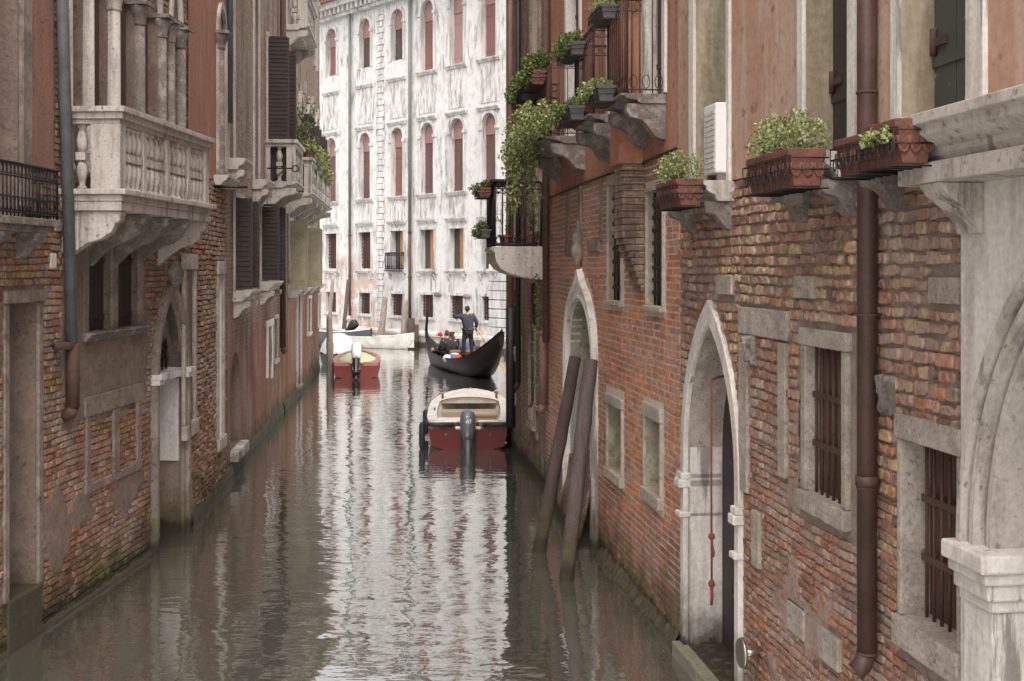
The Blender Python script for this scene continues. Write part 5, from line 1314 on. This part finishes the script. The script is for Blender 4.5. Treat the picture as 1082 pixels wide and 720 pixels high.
s = MB(); s.prism([(-.5,0),(.5,0),(.45,.10),(.1,.16),(-.1,.26),(-.45,.06)], -.22, .22, 'y'); o = s.build('tarpaulin', M['white_cloth'], bevel=.03); q = on_boat(mbt, 'tmp', .75, -.34, .145, None, None); o.location = q.location; o.rotation_euler = (0,0,q.rotation_euler.z+1.2); bpy.data.objects.remove(q); tag(o, 'folded white tarpaulin lying right of the grey motor in the dark red motorboat', 'tarpaulin')
s = MB(); a = mbt.location; s.tube([(0,0,0),(.14,.1,-.06),(.30,.3,.10)], .012, 5); o = s.build('mooring_rope', M['iron']); o.location = (a.x+.80, a.y+1.5, .66); tag(o, 'short dark line tying the dark red motorboat to the right wall', 'rope')
s = MB(); s.tube([(4.45,.0,.80),(4.7,-.35,.55),(4.95,-.75,.75)], .012, 5); s.build('bow_rope', M['white_cloth'], mbt)
s = MB(); s.tube([(1.6,.74,.60),(1.6,.74,.66)], .02, 6); s.tube([(1.5,.74,.66),(1.7,.74,.66)], .014, 6); s.build('cleat', M['chrome'], mbt)
# -- red boat with lime cover and white motor
rb = boat_root('motorboat', 376.5, 39.6, math.radians(90+6.5), 'faded red motorboat with a lime green canvas cover and a tilted white topped motor', 'motorboat', 'moored motorboats')
st = [(0,.74,.50,.70,.06,-.10),(1.0,.80,.50,.74,.05,-.12),(2.2,.80,.52,.70,.07,-.12),(3.2,.66,.56,.48,.12,-.08),(3.9,.40,.60,.2,.22,0),(4.3,.08,.64,.03,.42,.2)]
hull(4.3, st, None, 'hull', rb).build('hull', [M['hull_red_bright']], rb)
gunwale(st, .16, .03).build('side_deck', [M['hull_pink']], rb)
inner_shell(st, .14, .16).build('cockpit', [M['cream']], rb)
s = MB(); n = 20; vs = [(1.9,0,.74)]; 
for ring_, zz in ((.5,.70), (.95,.56), (1.0,.50)): vs += [(1.75+1.55*ring_*math.cos(2*PI*k/n), .66*ring_*math.sin(2*PI*k/n)*(1 if math.cos(2*PI*k/n) < 0 else 1-.25*math.cos(2*PI*k/n)), zz+.015*random.random()) for k in range(n)]
s.add(vs, [(0,1+k,1+(k+1)%n) for k in range(n)]+[(1+r_*n+k,1+(r_+1)*n+k,1+(r_+1)*n+(k+1)%n,1+r_*n+(k+1)%n) for r_ in range(2) for k in range(n)], 0, True); s.build('canvas_cover', M['lime'], rb)
s = MB(); s.box(-.01,.16,-.74,-.22,.40,.535); s.box(-.01,.16,.22,.74,.40,.535); s.build('transom_cap', M['hull_pink'], rb, bevel=.02)
om = outboard(rb, -.02, .52, math.radians(-40), 1.12, 'white_plastic', 'motor_black')
# -- shrouded boat beyond it
wb_ = boat_root('covered_boat', 356, 45.0, math.radians(97), 'small boat under a bulging white tarpaulin, just beyond the upright grey post', 'boat')
st = [(0,.62,.42,.55,.05,-.1),(1.5,.72,.42,.6,.05,-.1),(3.0,.6,.46,.4,.1,-.05),(3.9,.08,.55,.04,.4,.2)]
hull(4, st, None, 'hull', wb_).build('hull', [M['boat_grey']], wb_)
s = MB(); n = 18; vs = [(1.6,0,1.12)]
for rr, zz in ((.35,1.08), (.65,.92), (.9,.66), (1.0,.40)): vs += [(1.7+1.75*rr*math.cos(2*PI*k/n), .72*rr*math.sin(2*PI*k/n), zz+.05*math.sin(k*2.3)*rr) for k in range(n)]
s.add(vs, [(0,1+k,1+(k+1)%n) for k in range(n)]+[(1+r_*n+k,1+(r_+1)*n+k,1+(r_+1)*n+(k+1)%n,1+r_*n+(k+1)%n) for r_ in range(3) for k in range(n)], 0, True); s.build('tarpaulin', M['white_cloth'], wb_)
# -- grey boat and white boat by the palace
hd = math.atan2(-.77, .64)
gb = boat_root('rowing_boat', 341, 56.6, hd+.3, 'slate grey boat with a pale rim by the palace, half hidden by the left bank', 'boat')
st = [(0,.6,.72,.5,.05,-.1),(1.2,.72,.70,.6,.03,-.12),(2.2,.6,.74,.4,.08,-.1),(3.0,.07,.85,.03,.4,.1)]
hull(3, st, None, 'hull', gb).build('hull', [M['boat_grey']], gb); inner_shell(st, .07, .1).build('cockpit', [M['boat_grey']], gb); gunwale(st, .10, .04).build('rim', [M['white_paint']], gb)
wt = boat_root('rowing_boat', 369, 55.6, math.atan2(-2.1, 3.1), 'long white open boat with a raked bow moored along the palace wall', 'boat')
st = [(0,.55,.52,.5,.04,-.1),(.9,.66,.50,.6,.02,-.12),(2.0,.66,.52,.55,.03,-.12),(2.9,.46,.60,.32,.05,-.1),(3.5,.2,.68,.1,.16,0),(3.9,.03,.74,.02,.5,.4)]
hull(3.9, st, None, 'hull', wt).build('hull', [M['white_paint']], wt); inner_shell(st, .06, .08).build('cockpit', [M['white_paint']], wt); gunwale(st, .09, .035).build('rim', [M['white_paint']], wt)
s = MB(); s.box(1.2,1.5,-.58,.58,.34,.38); s.box(2.4,2.65,-.44,.44,.40,.44); s.build('bench', M['white_paint'], wt)
outboard(wt, .15, .72, math.radians(-55), .95, 'motor_black', 'motor_black')

# ================================================================== GONDOLA
P0, P1 = Vector((-.33,37.9)), Vector((-3.42,47.3)); dv = P1-P0; GL = dv.length; gh = math.atan2(dv.y, dv.x)
G = empty('gondola', (P0.x, P0.y, 0), gh, 'long black gondola with raised curving ends carrying a gondolier and passengers', 'gondola')
st = []
for k in range(25):
    u = k/24; x = GL*u
    hb = .74*max(0.02, math.sin(PI*min(1,max(0,u*.96+.02))))**(.8 if u < .5 else 1.15)
    gz_ = .50+1.12*max(0,(.42-u)/.42)**2.1+.50*max(0,(u-.78)/.22)**2.0
    kz = -.12+1.25*max(0,(.26-u)/.26)**1.5+.80*max(0,(u-.80)/.20)**1.8
    cz_ = min(gz_-.03, kz+.16*(1-.6*abs(2*u-1))); st.append((x, hb, gz_, hb*.72, cz_, kz))
hull(GL, st, None, 'hull', G).build('hull', [M['gondola']], G)
inner_shell(st[4:22], .06, .16).build('cockpit', [M['gondola']], G)
gunwale(st, .07, .025).build('gunwale', [M['gondola']], G)
def deckp(a, b, zoff, nm, mt='gondola'):
    s = MB(); rows = [[(x, -hb+.05, gz_+.0+zoff), (x, 0, gz_+.10+zoff), (x, hb-.05, gz_+.0+zoff)] for (x, hb, gz_, *_r) in st[a:b]]
    s.add([p for r in rows for p in r], [(i*3+k, (i+1)*3+k, (i+1)*3+k+1, i*3+k+1) for i in range(len(rows)-1) for k in range(2)]); s.build(nm, [M[mt]], G)
deckp(0, 10, .01, 'stern_deck'); deckp(18, 25, .01, 'bow_deck')
# ferro at the bow
x0 = GL-.05; s = MB(); s.prism([(x0-.30,.80),(x0+.0,.78),(x0+.14,1.0),(x0+.16,1.2),(x0+.10,1.42),(x0+.0,1.62),(x0-.03,1.90),(x0-.07,1.90),(x0-.08,1.6),(x0-.0,1.36),(x0+.02,1.18),(x0-.10,1.05)], -.045, .045, 'y')
for k in range(5): s.box(x0-.10, x0+.04, -.02, .02, 1.02+.07*k, 1.05+.07*k)
s.build('ferro', M['gondola'], G)
s = MB(); s.tube([(.02,0,1.52),(-.04,0,1.68),(-.02,0,1.76)], [.04,.03,.015], 8); s.build('stern_tip', M['gondola'], G)
s = MB(); xs_ = GL*.40; s.prism([(xs_,.45),(xs_+.08,.45),(xs_+.10,.75),(xs_+.05,.92),(xs_-.04,.98),(xs_-.06,.9),(xs_+.0,.8)], -.60, -.54, 'y'); s.build('oar_rest', M['gondola_wood'], G)
def seat(x, y, label_, m_):
    t = on_boat(G, 'gondola_chair', x, y, .17, label_, 'chair'); s = MB(); s.box(-.22,.22,-.24,.24,.12,.26); s.build('seat', M[m_], t, bevel=.03)
    s = MB(); s.prism([(-.30,.2),(-.20,.2),(-.22,.54),(-.30,.60),(-.36,.52)], -.20, .20, 'y'); s.build('backrest', M['gondola_wood'], t, bevel=.03)
    s = MB(); [s.tube([(a_,b_,0),(a_,b_,.14)], .02, 6) for a_ in (-.18,.18) for b_ in (-.2,.2)]; s.build('leg', M['gondola_wood'], t)
seat(6.35, -.25, 'brown gondola chair under the passenger in the charcoal coat', 'coat'); seat(5.1, .22, 'orange brown curved chair back just behind the brown haired passenger', 'red_cloth'); seat(5.0, -.30, 'brown gondola chair under the passenger in blue', 'red_cloth')
# things lying amidships behind the passengers
t = on_boat(G, 'blanket', 4.35, .12, .42, 'heap of red, white and blue cloth just ahead of the standing gondolier', 'blanket')
s = MB(); s.ellip((.0,.1,.08), (.30,.22,.12), 12, 6); s.ellip((.1,-.12,.06), (.2,.18,.10), 12, 6); o_ = s.build('red_blanket', M['red_cloth'], t)
s = MB(); s.ellip((.1,.30,.08), (.32,.20,.14), 12, 6); s.build('blue_blanket', M['blue_cloth'], t); s = MB(); s.ellip((.05,.50,.06), (.22,.16,.15), 12, 6); s.ellip((.35,.15,.16), (.16,.18,.08), 12, 6); s.build('white_blanket', M['white_cloth'], t)
t = on_boat(G, 'flower_vase', 7.7, .0, .62, 'small vase holding a single red flower on the gondola foredeck', 'vase')
s = MB(); s.lathe([(.05,0),(.07,.1),(.04,.22),(.06,.28)], (0,0,0), 10); s.build('vase', M['chrome'], t); s = MB(); s.tube([(0,0,.2),(.02,0,.48)], .01, 5); s.build('stem', M['leaf'], t); s = MB(); s.ellip((.02,0,.54), (.10,.10,.08), 10, 6); s.leaves((.02,0,.54), (.12,.12,.1), 40, .06); s.build('petals', M['flower'], t)
# brass side ornament
s = MB(); s.ellip((6.9,.52,.62), (.14,.04,.10), 8, 6); s.ellip((6.9,-.52,.62), (.14,.04,.10), 8, 6); s.build('ornament', plain('brass', (.5,.32,.1), .3, .8), G)

# ================================================================== PEOPLE
def skin_mesh(verts, edges, radii, root=0, lv=2):
    me = bpy.data.meshes.new('tmp'); me.from_pydata([Vector(v) for v in verts], edges, []); o = bpy.data.objects.new('tmp', me); COL.objects.link(o)
    m = o.modifiers.new('s', 'SKIN'); m.use_smooth_shade = True
    for i, r in enumerate(radii):
        sv = me.skin_vertices[0].data[i]; sv.radius = (r, r) if not isinstance(r, tuple) else r; sv.use_root = (i == root)
    s = o.modifiers.new('b', 'SUBSURF'); s.levels = lv; s.render_levels = lv
    bpy.context.view_layer.update(); out = bpy.data.meshes.new_from_object(o.evaluated_get(bpy.context.evaluated_depsgraph_get()))
    bpy.data.objects.remove(o); mb = MB(); mb.add([v.co[:] for v in out.vertices], [tuple(p.vertices) for p in out.polygons], 0, True); return mb
def hand(mb, wrist, d, up, s=1):
    """palm with four unequal bent fingers and a thumb"""
    w = Vector(wrist); d = Vector(d).normalized(); up = Vector(up); up = (up-d*up.dot(d)).normalized(); side = d.cross(up)
    mb.tube([w-d*.01, w+d*.04, w+d*.085], [.026,.036,.032], 8)
    for k, L in enumerate((.07,.08,.075,.058)):
        b0 = w+d*.08+side*(-.027+.018*k); mb.tube([b0, b0+d*L*.5-up*.008, b0+d*L*.75-up*.03, b0+d*L*.7-up*.05], [.010,.0095,.009,.007], 6)
    b0 = w+d*.03+side*-.03; mb.tube([b0, b0+d*.03-side*.025-up*.01, b0+d*.06-side*.02-up*.03], [.012,.011,.008], 6)
def person(name_label, base, rz, J, top_m, leg_m, hair_m, seated=False, long_hair=False, parent=None):
    """J: joints; builds body, clothing and hair in local frame, +x is the direction faced"""
    b = None
    names = ['pel','belly','chest','neck','headb','shL','elL','wrL','shR','elR','wrR','hipL','knL','anL','toL','hipR','knR','anR','toR']
    V = [J[n] for n in names]; ix = {n:i for i, n in enumerate(names)}
    E = [('pel','belly'),('belly','chest'),('chest','neck'),('neck','headb'),('chest','shL'),('shL','elL'),('elL','wrL'),('chest','shR'),('shR','elR'),('elR','wrR'),('pel','hipL'),('hipL','knL'),('knL','anL'),('anL','toL'),('pel','hipR'),('hipR','knR'),('knR','anR'),('anR','toR')]
    E = [(ix[a], ix[c]) for a, c in E]
    R = dict(pel=.13,belly=.12,chest=.13,neck=.055,headb=.06,shL=.065,elL=.042,wrL=.026,shR=.065,elR=.042,wrR=.026,hipL=.085,knL=.06,anL=.04,toL=.035,hipR=.085,knR=.06,anR=.04,toR=.035)
    mb = skin_mesh(V, E, [R[n] for n in names])
    hc_ = Vector(J['head']); fd = Vector(J.get('face', (1,0,0))).normalized(); sd = Vector((0,0,1)).cross(fd)
    # head: skull, jaw, nose, ears, eyes, mouth
    o = len(mb.v)
    def he(c, r): 
        q = hc_+fd*c[0]+sd*c[1]+Vector((0,0,c[2])); mb.ellip(q, r, 12, 8)
    he((0,0,.0), (.088,.078,.115)); he((.035,0,-.06), (.05,.052,.055)); he((.092,0,-.015), (.018,.013,.024)); he((0,.08,-.01), (.018,.012,.03)); he((0,-.08,-.01), (.018,.012,.03)); he((.078,0,-.065), (.012,.022,.007))
    he((.076,.03,.012), (.012,.014,.009)); he((.076,-.03,.012), (.012,.014,.009))
    for sfx in ('L','R'): w = Vector(J['wr'+sfx]); e = Vector(J['el'+sfx]); hand(mb, w, w-e, J.get('up'+sfx, (0,0,1)))
    body = mb.build('person', M['skin']); body.location = base; body.rotation_euler = (0,0,rz); tag(body, name_label, 'person')
    # jacket
    nn = ['belly','chest','neck','shL','elL','wrL','shR','elR','wrR','pel']; jx = {n:i for i, n in enumerate(nn)}
    Vj = [Vector(J[n]) for n in nn]; Vj[2] = Vj[2]-Vector((0,0,.03))
    for s_ in ('L','R'): Vj[jx['wr'+s_]] = Vj[jx['wr'+s_]].lerp(Vj[jx['el'+s_]], .08)
    Rj = [.16,.18,.10,.108,.075,.055,.108,.075,.055,.16]
    skin_mesh(Vj, [(jx[a], jx[c]) for a, c in (('pel','belly'),('belly','chest'),('chest','neck'),('chest','shL'),('shL','elL'),('elL','wrL'),('chest','shR'),('shR','elR'),('elR','wrR'))], Rj).build('jacket', M[top_m], body)
    nn = ['pel','hipL','knL','anL','hipR','knR','anR']; jx = {n:i for i, n in enumerate(nn)}
    Vj = [Vector(J[n]) for n in nn]
    skin_mesh(Vj, [(0,1),(1,2),(2,3),(0,4),(4,5),(5,6)], [.15,.115,.082,.066,.115,.082,.066]).build('trousers', M[leg_m], body)
    s = MB()
    for sfx in ('L','R'):
        a = Vector(J['an'+sfx]); t_ = Vector(J['to'+sfx]); s.tube([a-(t_-a)*.35, a, t_, t_+(t_-a)*.25], [.045,.055,.048,.03], 10)
    s.build('shoes', M['motor_black'], body)
    s = MB(); q = hc_-fd*.015+Vector((0,0,.022)); s.ellip(q, (.100,.092,.112), 14, 9)
    if long_hair: s.ellip(q-fd*.06-Vector((0,0,.12)), (.06,.085,.13), 12, 8); s.ellip(q-fd*.09+Vector((0,0,.05)), (.06,.06,.05), 10, 6)
    # keep the face clear of hair
    s.v = [tuple(Vector(v)-fd*max(0, (Vector(v)-q).dot(fd)-.055)*.9) for v in s.v]
    s.build('hair', M[hair_m], body)
    return body
# gondolier stands on the stern deck, back to the camera, both hands on the oar to his right
Jg = dict(pel=(0,0,.93), belly=(.0,0,1.08), chest=(.03,0,1.32), neck=(.04,0,1.50), headb=(.05,0,1.56), head=(.065,0,1.645),
    shL=(.03,.19,1.42), elL=(.02,.45,1.40), wrL=(.20,.36,1.34), shR=(.03,-.19,1.42), elR=(-.04,-.32,1.18), wrR=(.10,-.34,1.00),
    hipL=(0,.10,.88), knL=(.03,.13,.50), anL=(-.02,.15,.07), toL=(.12,.17,.03), hipR=(0,-.10,.88), knR=(.02,-.13,.50), anR=(-.04,-.15,.07), toR=(.10,-.17,.03))
ub = 3.75/GL; gq = on_boat(G, 't', 3.75, .05, 0, None, None); gb_ = gq.location.copy(); bpy.data.objects.remove(gq)
dk = .50+1.12*max(0,(.42-ub)/.42)**2.1+.085
gond = person('gondolier in navy jacket and black trousers standing on the gondola stern deck', (gb_.x, gb_.y, dk), gh, Jg, 'jacket_navy', 'trouser', 'hair')
# seated passengers
def seated(arm=.0, face=(1,0,0)):
    return dict(pel=(0,0,.36), belly=(-.02,0,.50), chest=(-.03,0,.72), neck=(-.01,0,.90), headb=(.0,0,.96), head=(.02,0,1.05), face=face,
    shL=(-.02,.18,.82), elL=(.05,.26,.56), wrL=(.26,.16,.52+arm), shR=(-.02,-.18,.82), elR=(.05,-.26,.56), wrR=(.26,-.16,.52),
    hipL=(.05,.10,.34), knL=(.44,.13,.42), anL=(.50,.13,.07), toL=(.62,.14,.03), hipR=(.05,-.10,.34), knR=(.44,-.13,.42), anR=(.50,-.13,.07), toR=(.62,-.14,.03))
def sit(x, y, z, label_, *a, **k):
    q = on_boat(G, 't', x, y, z, None, None); l = q.location.copy(); bpy.data.objects.remove(q); return person(label_, (l.x, l.y, l.z), gh+k.pop('turn', 0), *a, **k)
sit(6.4, .10, .20, 'seated gondola passenger in a charcoal coat with short dark hair, facing left', seated(face=(.8,.6,0)), 'coat', 'trouser', 'hair_brown', turn=.35)
sit(5.15, .28, .22, 'seated gondola passenger with brown hair tied back and a black top', seated(face=(.7,.7,0)), 'coat', 'trouser', 'hair_brown', long_hair=True)
sit(5.05, -.28, .16, 'seated gondola passenger in a blue top, partly hidden by the gondolier', seated(), 'blue_cloth', 'trouser', 'hair')
# the oar
s = MB(); q = on_boat(G, 't', 3.75, .05, 0, None, None).location.copy(); bpy.data.objects.remove([o for o in bpy.data.objects if o.name == 't'][0])
c_, s_ = math.cos(gh), math.sin(gh)
def gw(x, y, z): return Vector((G.location.x+x*c_-y*s_, G.location.y+x*s_+y*c_, z))
hA, hB_ = gw(3.95,.33,dk+1.34), gw(3.90,-.30,dk+1.0)
tip = Vector(wp(543,384,39.5)); tip.z = -.15
dd_ = (tip-hB_); s.tube([hA-hB_, Vector((0,0,0)), dd_*.55, dd_*.72], [.026,.027,.028,.03], 8); a_ = dd_*.70; b_ = dd_*1.0; sd_ = dd_.cross(Vector((0,1,0))).normalized()*.08
s.add([a_-sd_*.3, a_+sd_*.3, b_+sd_, b_-sd_]+[p+Vector((0,.03,0)) for p in (a_-sd_*.3, a_+sd_*.3, b_+sd_, b_-sd_)], [(0,1,2,3),(7,6,5,4),(0,4,5,1),(1,5,6,2),(2,6,7,3),(3,7,4,0)])
o = s.build('oar', M['oar']); o.location = hB_; tag(o, 'long pale wooden oar slanting from the gondolier down into the water', 'oar')

# ================================================================== CAMERA, SKY, SUN
cam_d = bpy.data.cameras.new('camera'); cam = bpy.data.objects.new('camera', cam_d); COL.objects.link(cam); scene.camera = cam
cam.location = (0,0,CH); cam.rotation_euler = (PI/2,0,0); cam_d.sensor_width = 36; cam_d.lens = F/1082*36; cam_d.shift_y = -77/1082.0; cam_d.clip_start = .1; cam_d.clip_end = 1500
wd = bpy.data.worlds.new('World'); scene.world = wd; wd.use_nodes = True; nt = wd.node_tree; bg = nt.nodes['Background']
sky = nt.nodes.new('ShaderNodeTexSky'); sky.sky_type = 'NISHITA'; sky.sun_disc = False
EL, AZ = math.radians(58), math.radians(176)      # from behind the camera; AZ clockwise from +Y
sky.sun_elevation = EL; sky.sun_rotation = AZ; sky.dust_density = 4; sky.air_density = 1
hs = nt.nodes.new('ShaderNodeHueSaturation'); hs.inputs['Saturation'].default_value = .18; nt.links.new(sky.outputs[0], hs.inputs['Color'])
tn = nt.nodes.new('ShaderNodeMix'); tn.data_type = 'RGBA'; tn.blend_type = 'MULTIPLY'; tn.inputs[0].default_value = 1; tn.inputs[7].default_value = (1.06,.99,.945,1)
nt.links.new(hs.outputs[0], tn.inputs[6]); nt.links.new(tn.outputs[2], bg.inputs['Color']); bg.inputs['Strength'].default_value = .15
sd = bpy.data.lights.new('sun', 'SUN'); sd.energy = .65; sd.angle = math.radians(40); sd.color = (1,.965,.91); so = bpy.data.objects.new('sun', sd); COL.objects.link(so)
dirv = Vector((math.sin(AZ)*math.cos(EL), math.cos(AZ)*math.cos(EL), math.sin(EL))); so.rotation_euler = dirv.to_track_quat('Z', 'Y').to_euler(); so.location = (0,0,40)
scene.view_settings.view_transform = 'Standard'; scene.view_settings.look = 'None'; scene.view_settings.gamma = 1; scene.view_settings.exposure = 1.33
scene.render.engine = 'CYCLES'; scene.cycles.max_bounces = 8; scene.cycles.diffuse_bounces = 5; scene.cycles.glossy_bounces = 4
